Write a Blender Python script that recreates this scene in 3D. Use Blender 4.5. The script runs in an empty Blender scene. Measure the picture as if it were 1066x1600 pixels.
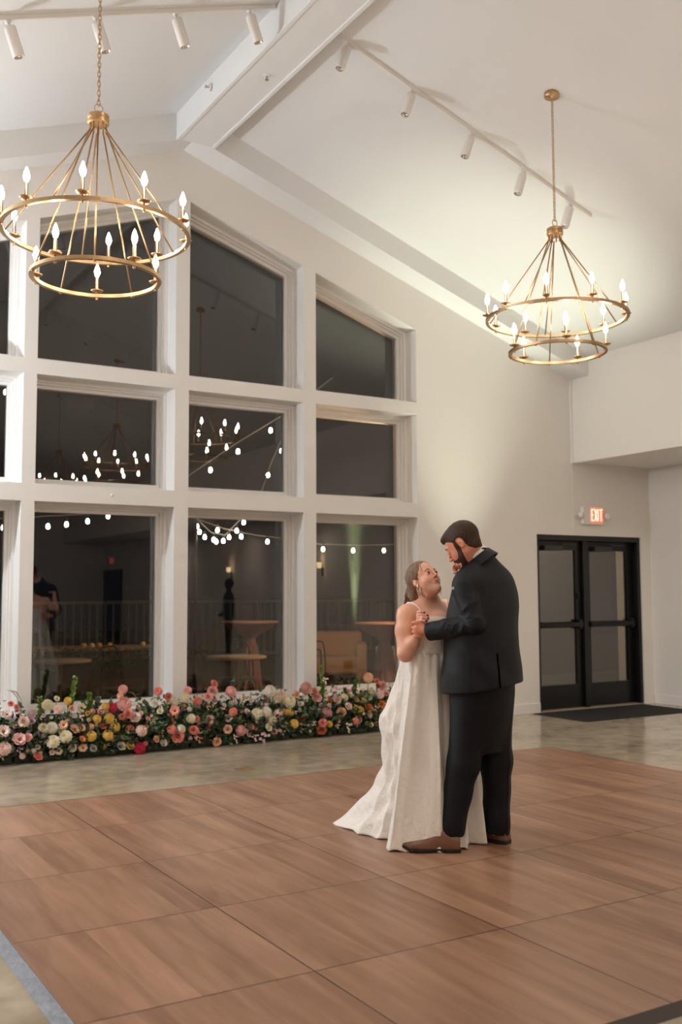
import bpy, bmesh, math, random
import numpy as np
from mathutils import Vector, Matrix

scene = bpy.context.scene
COL = scene.collection
PI = math.pi
rad = math.radians

# ------------------------------------------------------------------ camera, world, lights, exposure
CAM_H, FPX, PITCH, YAW, ROLL = 1.45, 1564.0, rad(4.60), rad(31.11), rad(-0.24)
fwd = Vector((math.sin(YAW)*math.cos(PITCH), math.cos(YAW)*math.cos(PITCH), math.sin(PITCH)))
rgt = Vector((math.cos(YAW), -math.sin(YAW), 0)); upv = rgt.cross(fwd)
r2 = math.cos(ROLL)*rgt + math.sin(ROLL)*upv; u2 = -math.sin(ROLL)*rgt + math.cos(ROLL)*upv
cam_data = bpy.data.cameras.new('camera'); cam = bpy.data.objects.new('camera', cam_data); COL.objects.link(cam)
cam.matrix_world = Matrix(((r2.x, u2.x, -fwd.x, 0), (r2.y, u2.y, -fwd.y, 0), (r2.z, u2.z, -fwd.z, CAM_H), (0, 0, 0, 1)))
cam_data.sensor_fit = 'VERTICAL'; cam_data.sensor_height = 36; cam_data.lens = FPX*36/1600
cam_data.clip_start = 0.05; cam_data.clip_end = 200
cam_data.dof.use_dof = True; cam_data.dof.focus_distance = 5.8; cam_data.dof.aperture_fstop = 2.2
scene.camera = cam

def set_world():
    w = bpy.data.worlds.new('night_sky'); scene.world = w; w.use_nodes = True
    bg = w.node_tree.nodes['Background']; bg.inputs[0].default_value = (0.10, 0.12, 0.2, 1); bg.inputs[1].default_value = 0.02
set_world()
scene.view_settings.view_transform = 'Standard'; scene.view_settings.look = 'None'
scene.view_settings.exposure = 0.17; scene.view_settings.gamma = 1.0; scene.view_settings.use_curve_mapping = False

# light levels (W)
BULB_E = 90.0            # bulb glass emission
FLASH_W = 235.0          # photographer's light on a stand in the left corner
UPLIGHT_W = 150.0
AISLE_FILL_W = 52.0
TRACK_FILL_W = 50.0
STRING_E = 30.0
WARM = (1.0, 0.80, 0.60)
COOLW = (1.0, 0.95, 0.90)

def light(name, typ, loc, energy, color=(1, 1, 1), parent=None, **kw):
    d = bpy.data.lights.new(name, typ); d.energy = energy; d.color = color
    for k, v in kw.items(): setattr(d, k, v)
    o = bpy.data.objects.new(name, d); COL.objects.link(o); o.location = loc
    if parent: o.parent = parent
    return o

# ------------------------------------------------------------------ helpers
MATS = {}
def mat(name, color, rough=0.5, metal=0.0, spec=0.5, emis=None, estr=0.0, noise=0.0, nscale=8.0, bump=0.0, bscale=60.0, sss=0.0, sheen=0.0, trans=0.0, coat=0.0):
    if name in MATS: return MATS[name]
    m = bpy.data.materials.new(name); m.use_nodes = True; nt = m.node_tree; b = nt.nodes['Principled BSDF']
    b.inputs['Base Color'].default_value = (*color, 1); b.inputs['Roughness'].default_value = rough
    b.inputs['Metallic'].default_value = metal; b.inputs['Specular IOR Level'].default_value = spec
    if emis: b.inputs['Emission Color'].default_value = (*emis, 1); b.inputs['Emission Strength'].default_value = estr
    if sss: b.inputs['Subsurface Weight'].default_value = sss; b.inputs['Subsurface Radius'].default_value = (0.012, 0.005, 0.003); b.inputs['Subsurface Scale'].default_value = 1.0
    if sheen: b.inputs['Sheen Weight'].default_value = sheen; b.inputs['Sheen Roughness'].default_value = 0.5
    if trans: b.inputs['Transmission Weight'].default_value = trans
    if coat: b.inputs['Coat Weight'].default_value = coat; b.inputs['Coat Roughness'].default_value = 0.15
    tc = nt.nodes.new('ShaderNodeTexCoord')
    if noise:
        n = nt.nodes.new('ShaderNodeTexNoise'); n.inputs['Scale'].default_value = nscale; n.inputs['Detail'].default_value = 5
        nt.links.new(tc.outputs['Object'], n.inputs['Vector'])
        mx = nt.nodes.new('ShaderNodeMix'); mx.data_type = 'RGBA'
        mx.inputs[6].default_value = (*[c*(1-noise) for c in color], 1); mx.inputs[7].default_value = (*[min(1, c*(1+noise)) for c in color], 1)
        nt.links.new(n.outputs['Fac'], mx.inputs[0]); nt.links.new(mx.outputs[2], b.inputs['Base Color'])
    if bump:
        n = nt.nodes.new('ShaderNodeTexNoise'); n.inputs['Scale'].default_value = bscale; n.inputs['Detail'].default_value = 4
        nt.links.new(tc.outputs['Object'], n.inputs['Vector'])
        bp = nt.nodes.new('ShaderNodeBump'); bp.inputs['Strength'].default_value = bump; bp.inputs['Distance'].default_value = 0.01
        nt.links.new(n.outputs['Fac'], bp.inputs['Height']); nt.links.new(bp.outputs['Normal'], b.inputs['Normal'])
    MATS[name] = m
    return m

def obj(name, bm, m, parent=None, smooth=False, loc=None):
    me = bpy.data.meshes.new(name)
    if isinstance(bm, bmesh.types.BMesh): bm.to_mesh(me); bm.free()
    else: me.from_pydata([tuple(v) for v in bm[0]], [], [tuple(f) for f in bm[1]])
    if smooth: me.shade_smooth() if hasattr(me, 'shade_smooth') else [setattr(p, 'use_smooth', True) for p in me.polygons]
    for mm in (m if isinstance(m, (list, tuple)) else [m]): me.materials.append(mm)
    o = bpy.data.objects.new(name, me); COL.objects.link(o)
    if parent: o.parent = parent
    if loc is not None: o.location = loc
    return o
def thing(name, label, cat, loc=(0, 0, 0), rz=0, group=None):
    o = bpy.data.objects.new(name, None); COL.objects.link(o); o.location = loc; o.rotation_euler = (0, 0, rz); o.empty_display_size = .1
    o['label'] = label; o['category'] = cat
    if group: o['group'] = group
    return o
def tag(o, label, cat, group=None, kind=None):
    o['label'] = label; o['category'] = cat
    if group: o['group'] = group
    if kind: o['kind'] = kind
    return o
def struct(name, bm, m, parent=None, smooth=False, label=None):
    o = obj(name, bm, m, parent, smooth)
    if not parent:
        o['kind'] = 'structure'
    if label: o['label'] = label
    return o
def copy_tree(o, parent=None):
    c = o.copy(); COL.objects.link(c)
    if parent: c.parent = parent
    for ch in list(o.children): copy_tree(ch, c)
    return c

def box(bm, x0, x1, y0, y1, z0, z1, bev=0.0):
    vs = [bm.verts.new((x, y, z)) for z in (z0, z1) for y in (y0, y1) for x in (x0, x1)]
    fs = [(0, 2, 3, 1), (4, 5, 7, 6), (0, 1, 5, 4), (2, 6, 7, 3), (0, 4, 6, 2), (1, 3, 7, 5)]
    fa = [bm.faces.new([vs[i] for i in f]) for f in fs]
    if bev:
        es = list({e for f in fa for e in f.edges})
        bmesh.ops.bevel(bm, geom=es, offset=bev, segments=2, affect='EDGES', profile=.5)
    return bm
def BX(*a, **k): return box(bmesh.new(), *a, **k)
def prism_y(bm, pts, y0, y1):
    """polygon in (x,z), extruded between y0 and y1"""
    a = [bm.verts.new((x, y0, z)) for x, z in pts]; b = [bm.verts.new((x, y1, z)) for x, z in pts]
    bm.faces.new(a); bm.faces.new(b[::-1]); n = len(pts)
    for i in range(n): bm.faces.new([a[i], b[i], b[(i+1) % n], a[(i+1) % n]])
    return bm
def fixn(bm): bmesh.ops.recalc_face_normals(bm, faces=bm.faces); return bm
def tube(bm, pts, r, seg=8, cap=True, closed=False):
    pts = [Vector(p) for p in pts]; n = len(pts); rs = r if isinstance(r, (list, tuple)) else [r]*n
    rings = []; prev = None
    for i, p in enumerate(pts):
        if closed: t = pts[(i+1) % n]-pts[i-1]
        else: t = pts[min(i+1, n-1)]-pts[max(i-1, 0)]
        t.normalize()
        if prev is None:
            a = Vector((0, 0, 1)) if abs(t.z) < .9 else Vector((1, 0, 0)); nrm = t.cross(a).normalized()
        else: nrm = (prev-prev.dot(t)*t).normalized()
        prev = nrm; bn = t.cross(nrm)
        rings.append([bm.verts.new(p+rs[i]*(math.cos(2*PI*k/seg)*nrm+math.sin(2*PI*k/seg)*bn)) for k in range(seg)])
    m = n if closed else n-1
    for i in range(m):
        A, B = rings[i], rings[(i+1) % n]
        for k in range(seg): bm.faces.new([A[k], A[(k+1) % seg], B[(k+1) % seg], B[k]])
    if cap and not closed: bm.faces.new(rings[0][::-1]); bm.faces.new(rings[-1])
    return bm
def TB(*a, **k): return tube(bmesh.new(), *a, **k)
def lathe(bm, prof, seg=24, c=(0, 0, 0), capb=True, capt=True):
    c = Vector(c); rings = []
    for r, z in prof: rings.append([bm.verts.new(c+Vector((r*math.cos(2*PI*k/seg), r*math.sin(2*PI*k/seg), z))) for k in range(seg)])
    for A, B in zip(rings, rings[1:]):
        for k in range(seg): bm.faces.new([A[k], A[(k+1) % seg], B[(k+1) % seg], B[k]])
    if capb: bm.faces.new(rings[0][::-1])
    if capt: bm.faces.new(rings[-1])
    return bm
def LT(*a, **k): return lathe(bmesh.new(), *a, **k)

# ------------------------------------------------------------------ materials
M_wall = mat('wall_paint', (0.80, 0.765, 0.72), 0.65, bump=.06, bscale=180)
M_ceil = mat('ceiling_paint', (0.78, 0.78, 0.775), 0.7, bump=.04, bscale=150)
M_trim = mat('trim_paint', (0.80, 0.775, 0.745), 0.38)
M_black = mat('black_aluminium', (0.008, 0.008, 0.009), 0.35, metal=.2)
M_brass = mat('brushed_brass', (0.56, 0.375, 0.20), 0.34, metal=1.0, noise=.12, nscale=40)
M_white = mat('white_enamel', (0.80, 0.76, 0.72), 0.4)
M_bulb = mat('bulb_glass', (1, 1, 1), 0.3, emis=(1.0, 0.87, 0.745), estr=BULB_E)
M_sbulb = mat('string_bulb_glass', (1, 1, 1), 0.3, emis=(1.0, 0.9, 0.76), estr=STRING_E)
M_cable = mat('rubber_cable', (0.25, 0.24, 0.22), 0.5)
M_darkmetal = mat('dark_metal', (0.02, 0.018, 0.016), 0.4, metal=.6)

def glass_mat(name='window_glass', ior=2.0, tint=(0.75, 0.76, 0.74)):
    m = bpy.data.materials.new(name); m.use_nodes = True; nt = m.node_tree; nt.nodes.clear()
    out = nt.nodes.new('ShaderNodeOutputMaterial'); mx = nt.nodes.new('ShaderNodeMixShader'); fr = nt.nodes.new('ShaderNodeFresnel')
    tr = nt.nodes.new('ShaderNodeBsdfTransparent'); gl = nt.nodes.new('ShaderNodeBsdfGlossy')
    fr.inputs['IOR'].default_value = ior; tr.inputs[0].default_value = (*tint, 1); gl.inputs['Roughness'].default_value = 0.0
    gl.inputs['Color'].default_value = (1, .97, .92, 1)
    nt.links.new(fr.outputs[0], mx.inputs[0]); nt.links.new(tr.outputs[0], mx.inputs[1]); nt.links.new(gl.outputs[0], mx.inputs[2]); nt.links.new(mx.outputs[0], out.inputs[0])
    return m
M_glass = glass_mat()

def concrete_mat():
    m = bpy.data.materials.new('polished_concrete'); m.use_nodes = True; nt = m.node_tree; b = nt.nodes['Principled BSDF']
    tc = nt.nodes.new('ShaderNodeTexCoord')
    def nz(scale, det, dist):
        n = nt.nodes.new('ShaderNodeTexNoise'); n.inputs['Scale'].default_value = scale; n.inputs['Detail'].default_value = det; n.inputs['Distortion'].default_value = dist
        nt.links.new(tc.outputs['Object'], n.inputs['Vector']); return n.outputs['Fac']
    ad = nt.nodes.new('ShaderNodeMath'); ad.operation = 'MULTIPLY_ADD'; ad.inputs[1].default_value = .55; ad2 = nt.nodes.new('ShaderNodeMath'); ad2.operation = 'MULTIPLY'; ad2.inputs[1].default_value = .45
    nt.links.new(nz(1.1, 3, .6), ad.inputs[0]); nt.links.new(nz(7, 5, .2), ad2.inputs[0]); nt.links.new(ad2.outputs[0], ad.inputs[2])
    mxc = nt.nodes.new('ShaderNodeMix'); mxc.data_type = 'RGBA'; mrr = nt.nodes.new('ShaderNodeMapRange'); mrr.interpolation_type = 'SMOOTHSTEP'; mrr.inputs[1].default_value = .36; mrr.inputs[2].default_value = .64
    nt.links.new(ad.outputs[0], mrr.inputs[0]); nt.links.new(mrr.outputs[0], mxc.inputs[0]); mxc.inputs[6].default_value = (0.31, 0.255, 0.18, 1); mxc.inputs[7].default_value = (0.50, 0.42, 0.315, 1)
    nt.links.new(mxc.outputs[2], b.inputs['Base Color'])
    n2 = nt.nodes.new('ShaderNodeTexNoise'); n2.inputs['Scale'].default_value = 5; n2.inputs['Detail'].default_value = 6
    nt.links.new(tc.outputs['Object'], n2.inputs['Vector'])
    mr = nt.nodes.new('ShaderNodeMapRange'); mr.inputs[3].default_value = .10; mr.inputs[4].default_value = .24
    nt.links.new(n2.outputs['Fac'], mr.inputs[0]); nt.links.new(mr.outputs[0], b.inputs['Roughness'])
    b.inputs['Specular IOR Level'].default_value = .6
    return m
M_conc = concrete_mat()

PX0, PY0, PS = 1.023, 2.503, 0.9144     # dance floor origin and panel size
def dance_mat():
    m = bpy.data.materials.new('wood_look_panels'); m.use_nodes = True; nt = m.node_tree; b = nt.nodes['Principled BSDF']; L = nt.links.new
    tc = nt.nodes.new('ShaderNodeTexCoord'); mp = nt.nodes.new('ShaderNodeMapping'); mp.inputs['Location'].default_value = (-PX0, -PY0, 0)
    L(tc.outputs['Object'], mp.inputs[0]); sp = nt.nodes.new('ShaderNodeSeparateXYZ'); L(mp.outputs[0], sp.inputs[0])
    def mth(op, a, bb=None, c=None):
        n = nt.nodes.new('ShaderNodeMath'); n.operation = op
        for i, v in enumerate((a, bb, c)):
            if v is None: continue
            if isinstance(v, (int, float)): n.inputs[i].default_value = v
            else: L(v, n.inputs[i])
        return n.outputs[0]
    gx = mth('DIVIDE', sp.outputs[0], PS); gy = mth('DIVIDE', sp.outputs[1], PS)
    ex = mth('ABSOLUTE', mth('SUBTRACT', mth('FRACT', mth('ADD', gx, .5)), .5)); ey = mth('ABSOLUTE', mth('SUBTRACT', mth('FRACT', mth('ADD', gy, .5)), .5))
    seam = mth('LESS_THAN', mth('MINIMUM', ex, ey), .0034)
    # wood strips, six to a panel, running away from the lens, shifted per panel
    cell = nt.nodes.new('ShaderNodeCombineXYZ'); L(mth('FLOOR', gx), cell.inputs[0]); L(mth('FLOOR', gy), cell.inputs[1])
    wn = nt.nodes.new('ShaderNodeTexWhiteNoise'); wn.noise_dimensions = '3D'; L(cell.outputs[0], wn.inputs[0])
    st = mth('FLOOR', mth('MULTIPLY', gx, 6.0))
    c2 = nt.nodes.new('ShaderNodeCombineXYZ'); L(st, c2.inputs[0]); L(mth('FLOOR', gy), c2.inputs[1])
    w2 = nt.nodes.new('ShaderNodeTexWhiteNoise'); w2.noise_dimensions = '3D'; L(c2.outputs[0], w2.inputs[0])
    gm = nt.nodes.new('ShaderNodeMapping'); gm.inputs['Scale'].default_value = (9, .9, 1); L(tc.outputs['Object'], gm.inputs[0])
    vadd = nt.nodes.new('ShaderNodeVectorMath'); vadd.operation = 'ADD'; L(gm.outputs[0], vadd.inputs[0]); L(w2.outputs['Color'], vadd.inputs[1])
    gn = nt.nodes.new('ShaderNodeTexNoise'); gn.inputs['Scale'].default_value = 1.6; gn.inputs['Detail'].default_value = 8; gn.inputs['Distortion'].default_value = .5
    L(vadd.outputs[0], gn.inputs['Vector'])
    v = mth('ADD', mth('MULTIPLY', w2.outputs['Value'], .22), mth('ADD', mth('MULTIPLY', gn.outputs['Fac'], .8), mth('MULTIPLY', wn.outputs['Value'], .10)))
    cr = nt.nodes.new('ShaderNodeValToRGB'); e = cr.color_ramp.elements
    e[0].position = .30; e[0].color = (0.195, 0.094, 0.055, 1); e[1].position = .85; e[1].color = (0.45, 0.252, 0.160, 1)
    L(v, cr.inputs[0])
    mx = nt.nodes.new('ShaderNodeMix'); mx.data_type = 'RGBA'; L(seam, mx.inputs[0]); L(cr.outputs[0], mx.inputs[6]); mx.inputs[7].default_value = (.02, .012, .008, 1)
    L(mx.outputs[2], b.inputs['Base Color'])
    sn = nt.nodes.new('ShaderNodeTexNoise'); sn.inputs['Scale'].default_value = 2.2; sn.inputs['Detail'].default_value = 7; L(tc.outputs['Object'], sn.inputs['Vector'])
    mr = nt.nodes.new('ShaderNodeMapRange'); mr.inputs[3].default_value = .26; mr.inputs[4].default_value = .46; L(sn.outputs['Fac'], mr.inputs[0]); L(mr.outputs[0], b.inputs['Roughness'])
    bp = nt.nodes.new('ShaderNodeBump'); bp.inputs['Strength'].default_value = .35; bp.inputs['Distance'].default_value = .004
    L(mth('SUBTRACT', mth('MULTIPLY', gn.outputs['Fac'], .12), seam), bp.inputs['Height']); L(bp.outputs['Normal'], b.inputs['Normal'])
    b.inputs['Specular IOR Level'].default_value = .5
    return m
M_dance = dance_mat()

# ------------------------------------------------------------------ room shell
YW, YG, YO = 9.18, 9.50, 9.62       # inner wall face, glass, outer wall face
XL, XR, XA, YB = -1.53, 8.93, 10.30, -13.0
GC = 3.70
def zc(x): return 6.175-.35*abs(x-GC)          # sloped ceiling
def zh(x): return 5.41-.34*abs(x-3.71)         # window heads

struct('floor', BX(XL-.2, XA+.2, YB-.2, YO, -.1, 0), M_conc)
def slope_slab(xa, xb):
    bm = bmesh.new(); prism_y(bm, [(xa, zc(xa)), (xb, zc(xb)), (xb, zc(xb)+.12), (xa, zc(xa)+.12)], YB-.2, YO); return fixn(bm)
struct('ceiling', (lambda bm: fixn(bm))(prism_y(bmesh.new(), [(XL-.2, zc(XL-.2)), (GC, zc(GC)), (GC, zc(GC)+.12), (XL-.2, zc(XL-.2)+.12)], YB-.2, YO)), M_ceil)
c2_ = slope_slab(GC, XR+.3); struct('ceiling', c2_, M_ceil)
struct('ceiling', BX(XR+.15, XA+.2, YB-.2, YW, 3.065, 3.2), M_ceil)     # low ceiling over the side aisle

SILL = .36
COLS = [(.87, 2.17), (2.29, 3.635), (3.78, 5.08), (5.23, 6.55)]
T1 = (3.46, 3.60); T2 = (2.29, 2.45)
bm = bmesh.new()
prism_y(bm, [(XL-.2, 0), (.87, 0), (.87, zc(.87)), (XL-.2, zc(XL-.2))], YW, YO)
prism_y(bm, [(.87, 0), (6.55, 0), (6.55, SILL), (.87, SILL)], YW, YO)
prism_y(bm, [(.87, zh(.87)), (3.71, zh(3.71)), (3.71, zc(3.71)), (.87, zc(.87))], YW, YO)
prism_y(bm, [(3.71, zh(3.71)), (6.55, zh(6.55)), (6.55, zc(6.55)), (3.71, zc(3.71))], YW, YO)
prism_y(bm, [(6.55, 0), (8.32, 0), (8.32, 2.15), (6.55, 2.15)], YW, YO)
prism_y(bm, [(6.55, 2.15), (XR, 2.15), (XR, zc(XR)), (6.55, zc(6.55))], YW, YO)
prism_y(bm, [(XR, 2.15), (XA+.2, 2.15), (XA+.2, 3.1), (XR, 3.1)], YW, YO)
prism_y(bm, [(10.12, 0), (XA+.2, 0), (XA+.2, 2.15), (10.12, 2.15)], YW, YO)
struct('wall_windows', fixn(bm), M_wall)
# mullions and transoms of the wall grid
n = 0
for xa, xb in ((2.17, 2.29), (3.635, 3.78), (5.08, 5.23)):
    bm = bmesh.new()
    pts = [(xa, SILL), (xb, SILL), (xb, zh(xb))] + ([(3.71, zh(3.71))] if xa < 3.71 < xb else []) + [(xa, zh(xa))]
    prism_y(bm, pts, YW-.006, YO); n += 1
    struct('trim_%d' % n, fixn(bm), M_trim)
for xa, xb in COLS:
    for za, zb in (T1, T2):
        n += 1; struct('trim_%d' % n, BX(xa, xb, YW-.006, YO, za, zb), M_trim)
n += 1; struct('trim_%d' % n, BX(.82, 6.60, YW-.03, YO, SILL-.04, SILL+.012), M_trim)   # sill

wn = 0
for ci, (xa, xb) in enumerate(COLS):
    for za, zb in ((SILL, T2[0]), (T2[1], T1[0]), (T1[1], None)):
        wn += 1
        if zb is None:
            P = [(xa, za), (xb, za), (xb, zh(xb)), (xa, zh(xa))]
        else: P = [(xa, za), (xb, za), (xb, zb), (xa, zb)]
        def inset(P, d):
            cx = (P[0][0]+P[1][0])/2; q = []
            for i, (x, z) in enumerate(P):
                sx = d if i in (0, 3) else -d
                if i < 2: q.append((x+sx, z+d))
                else:
                    x2 = x+sx; top = (zh(x2) if zb is None else zb); q.append((x2, top-d*(1.05 if zb is None else 1)))
            return q
        w = bpy.data.objects.new('window_%d' % wn, None); COL.objects.link(w); w['kind'] = 'structure'
        w.location = ((xa+xb)/2, YG, za); w.empty_display_size = .1
        off = Vector(w.location)
        def ring(outer, inner, y0, y1, bm):
            for i in range(4):
                j = (i+1) % 4
                prism_pts = [outer[i], outer[j], inner[j], inner[i]]
                a = [bm.verts.new((x-off.x, y0-off.y, z-off.z)) for x, z in prism_pts]; b_ = [bm.verts.new((x-off.x, y1-off.y, z-off.z)) for x, z in prism_pts]
                bm.faces.new(a); bm.faces.new(b_[::-1])
                for k in range(4): bm.faces.new([a[k], b_[k], b_[(k+1) % 4], a[(k+1) % 4]])
        bm = bmesh.new(); O = inset(P, -.005)
        ring(O, inset(P, .028), YG-.11, YG+.05, bm); ring(inset(P, .02), inset(P, .045), YG-.075, YG+.05, bm); ring(inset(P, .04), inset(P, .075), YG-.035, YG+.05, bm)
        obj('window_frame', fixn(bm), M_trim, w)
        bm = bmesh.new(); Q = inset(P, .06)
        bm.faces.new([bm.verts.new((x-off.x, 0, z-off.z)) for x, z in Q])
        obj('glass_pane', bm, M_glass, w)

# upper side wall, aisle wall, far walls
struct('wall_right', BX(XR, XR+.15, YB, YW, 3.055, zc(XR)+.1), M_wall)
struct('trim_%d' % (n+1), BX(XR-.02, XR, YW-.03, YW, 3.055, zc(XR)-.24), M_trim)
struct('wall_aisle', BX(XA, XA+.15, YB, YW, 0, 3.1), M_wall)
struct('wall_left', BX(XL-.15, XL, YB, YO, 0, zc(XL)+.1), M_wall)
bm = bmesh.new(); prism_y(bm, [(XL-.15, 0), (XA+.15, 0), (XA+.15, 3.15), (XR+.1, 3.15), (XR+.1, zc(XR+.1)), (GC, zc(GC)), (XL-.15, zc(XL-.15))], YB-.15, YB)
struct('wall_back', fixn(bm), M_wall)
struct('baseboard_right', BX(6.55, 8.32, YW-.014, YW, 0, .12, bev=.003), M_trim)
struct('baseboard_corner', BX(10.13, 10.285, YW-.014, YW, 0, .12, bev=.003), M_trim)
struct('baseboard_aisle', BX(XA-.014, XA, YB, YW-.015, 0, .12, bev=.003), M_trim)
struct('baseboard_left', BX(XL, .87, YW-.014, YW, 0, .12, bev=.003), M_trim)
n += 2
# drywall control joint from the low soffit down to the door head
struct('trim_%d' % n, BX(XR-.004, XR+.004, YW-.004, YW, 2.17, 3.06), M_trim)
# rafter casing along the gable and ridge beam
bm = bmesh.new()
def zb_(x): return 5.905-.343*abs(x-GC)
prism_y(bm, [(XL, zc(XL)+.02), (GC, zc(GC)+.02), (XR, zc(XR)+.02), (XR, zb_(XR)), (GC, zb_(GC)), (XL, zb_(XL))], 8.86, YW)
n += 1; struct('trim_%d' % n, fixn(bm), M_ceil)
bm = bmesh.new(); box(bm, 3.50, 3.90, YB, 8.861, 5.85, 6.16)
for x in (3.50, 3.875): box(bm, x-.006, x+.031, YB, 8.855, 5.835, 5.862, bev=.004)
n += 1; struct('trim_%d' % n, bm, M_ceil)

# ------------------------------------------------------------------ dance floor
df = thing('dance_floor', 'brown wood-look portable dance floor laid on the concrete', 'dance floor', (PX0, PY0, 0))
NX, NY = 6, 5
o = obj('floor_panels', BX(0, NX*PS, 0, NY*PS, 0.0, .018), M_dance, df)
o.data.transform(Matrix.Translation((PX0, PY0, 0))); o.location = (-PX0, -PY0, 0)
M_tr = mat('scuffed_metal_edge', (0.10, 0.10, 0.115), 0.45, metal=.2, noise=.5, nscale=14, bump=.3, bscale=25)
M_tr2 = mat('dark_edge', (0.045, 0.03, 0.025), 0.4)
def ramp(p0, p1, out, m):
    p0, p1, out = Vector(p0), Vector(p1), Vector(out); bm = bmesh.new(); up = Vector((0, 0, .019)); lo = Vector((0, 0, .001))
    a = [bm.verts.new(p) for p in (p0+lo, p0+up, p0+out+lo)]; b = [bm.verts.new(p) for p in (p1+lo, p1+up, p1+out+lo)]
    bm.faces.new(a); bm.faces.new(b[::-1])
    for i in range(3): bm.faces.new([a[i], b[i], b[(i+1) % 3], a[(i+1) % 3]])
    r = obj('edge_ramp', fixn(bm), m, df); return r
w_, h_ = NX*PS, NY*PS
ramp((0, 0, 0), (0, h_, 0), (-.055, 0, 0), M_tr); ramp((0, 0, 0), (w_, 0, 0), (0, -.06, 0), M_tr2)
ramp((w_, 0, 0), (w_, h_, 0), (.008, 0, 0), M_tr2); ramp((0, h_, 0), (w_, h_, 0), (0, .008, 0), M_tr2)

# ------------------------------------------------------------------ double entrance door
dr = bpy.data.objects.new('door_1', None); COL.objects.link(dr); dr['kind'] = 'structure'; dr.location = (8.32, 9.30, 0)
def D(name, boxes, m=M_black, parent=dr, bev=.003):
    bm = bmesh.new()
    for b_ in boxes: box(bm, *b_, bev=bev)
    return obj(name, bm, m, parent)
# local coords: x 0..1.80, y 0 = door face
D('door_frame', [(0, .05, -.10, .15, 0, 2.15), (1.75, 1.80, -.10, .15, 0, 2.15), (.05, 1.75, -.10, .15, 2.085, 2.15)])
D('centre_post', [(.83, .90, -.05, .1, .0, 2.085)])
D('threshold', [(0, 1.80, -.12, .15, 0, .012)], mat('threshold_metal', (.45, .36, .26), .4, metal=.4))
M_dglass = glass_mat('door_glass', 2.4, (.42, .44, .42))
for xa, xb, fl in ((.055, .825, 0), (.905, 1.745, 1)):
    st = .085
    lf = D('door_leaf', [(xa, xa+st, 0, .045, .015, 2.08), (xb-st, xb, 0, .045, .015, 2.08), (xa+st, xb-st, 0, .045, 1.97, 2.08), (xa+st, xb-st, 0, .045, 1.0, 1.075), (xa+st, xb-st, 0, .045, .015, .30)])
    bm = bmesh.new()
    for za, zb in ((.30, 1.0), (1.075, 1.97)): bm.faces.new([bm.verts.new(p) for p in ((xa+st, .02, za), (xb-st, .02, za), (xb-st, .02, zb), (xa+st, .02, zb))])
    obj('glass_pane', bm, M_dglass, lf)
    D('push_bar', [(xa+.03, xb-.03, -.07, -.035, 1.01, 1.065), (xa+.03, xa+.09, -.05, .01, 1.0, 1.08), (xb-.09, xb-.03, -.06, .01, .985, 1.10)], M_darkmetal, lf, .006)
    D('door_closer', [(xa+.12, xa+.42, -.07, 0, 1.96, 2.02), (xa+.42, xa+.66, -.055, -.04, 2.03, 2.05)], mat('closer_metal', (.05, .045, .04), .4, metal=.5), lf)
D('entry_card_reader', [(.755, .79, -.02, .0, 1.36, 1.43)])

# mat
bm = bmesh.new(); box(bm, 8.17, 10.02, 8.26, 9.14, 0.0, .009, bev=.003)
tag(obj('door_mat', bm, mat('black_ribbed_mat', (0.006, 0.006, 0.006), .9, bump=.8, bscale=200)), 'black ribbed floor mat in front of the double glass door', 'mat')

# exit sign
ex = thing('exit_sign', 'glowing red EXIT sign with two emergency lamp heads above the double door', 'exit sign', (9.24, YW, 2.40))
obj('housing', BX(-.19, .17, -.055, 0, -.11, .11, bev=.008), M_white, ex)
for s in (-1, 1):
    b_ = LT([(.0, 0), (.03, .005), (.04, .04), (.042, .06), (.036, .065), (.0, .062)], 20, capb=False, capt=False); bmesh.ops.rotate(b_, verts=b_.verts, cent=(0, 0, 0), matrix=Matrix.Rotation(rad(90), 3, 'X'))
    bmesh.ops.rotate(b_, verts=b_.verts, cent=(0, 0, 0), matrix=Matrix.Rotation(rad(-18*s), 3, 'Z'))
    h = obj('emergency_lamp', b_, M_white, ex, True, loc=(-.01+s*.235, -.03, .0))
    obj('bracket', BX(-.035, .035, .0, .02, -.012, .012), M_white, h)
M_exitbg = mat('exit_panel_red', (.8, .12, .06), .4, emis=(1.0, .13, .05), estr=.9)
M_exit = mat('exit_letters', (1, .6, .5), .4, emis=(1.0, .55, .42), estr=1.5)
obj('sign_panel', BX(-.065, .145, -.060, -.054, -.085, .105, bev=.002), M_exitbg, ex)
def stroke_boxes(segs, t=.006):
    bm = bmesh.new()
    for (x0, z0, x1, z1, w) in segs:
        d = Vector((x1-x0, 0, z1-z0)); L = d.length; d.normalize(); nn = Vector((-d.z, 0, d.x))*w/2
        a = Vector((x0, 0, z0)); b_ = Vector((x1, 0, z1))
        vs = [a-nn, b_-nn, b_+nn, a+nn]; A = [bm.verts.new(v) for v in vs]; B = [bm.verts.new(v+Vector((0, -t, 0))) for v in vs]
        bm.faces.new(A); bm.faces.new(B[::-1])
        for i in range(4): bm.faces.new([A[i], B[i], B[(i+1) % 4], A[(i+1) % 4]])
    return fixn(bm)
ch, wS = .076, .013
def letters():
    s = []; x = -.052
    s += [(x, -ch+.01, x, ch+.01, wS), (x, ch+.004, x+.036, ch+.004, wS), (x, .01, x+.030, .01, wS), (x, -ch+.016, x+.036, -ch+.016, wS)]
    x = -.003; s += [(x, -ch+.01, x+.040, ch+.01, wS), (x, ch+.01, x+.040, -ch+.01, wS)]
    x = .058; s += [(x, -ch+.01, x, ch+.01, wS)]
    x = .108; s += [(x, -ch+.01, x, ch+.01, wS), (x-.028, ch+.004, x+.028, ch+.004, wS)]
    return s
obj('letters', stroke_boxes(letters()), M_exit, ex, loc=(0, -.060, 0))

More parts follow.
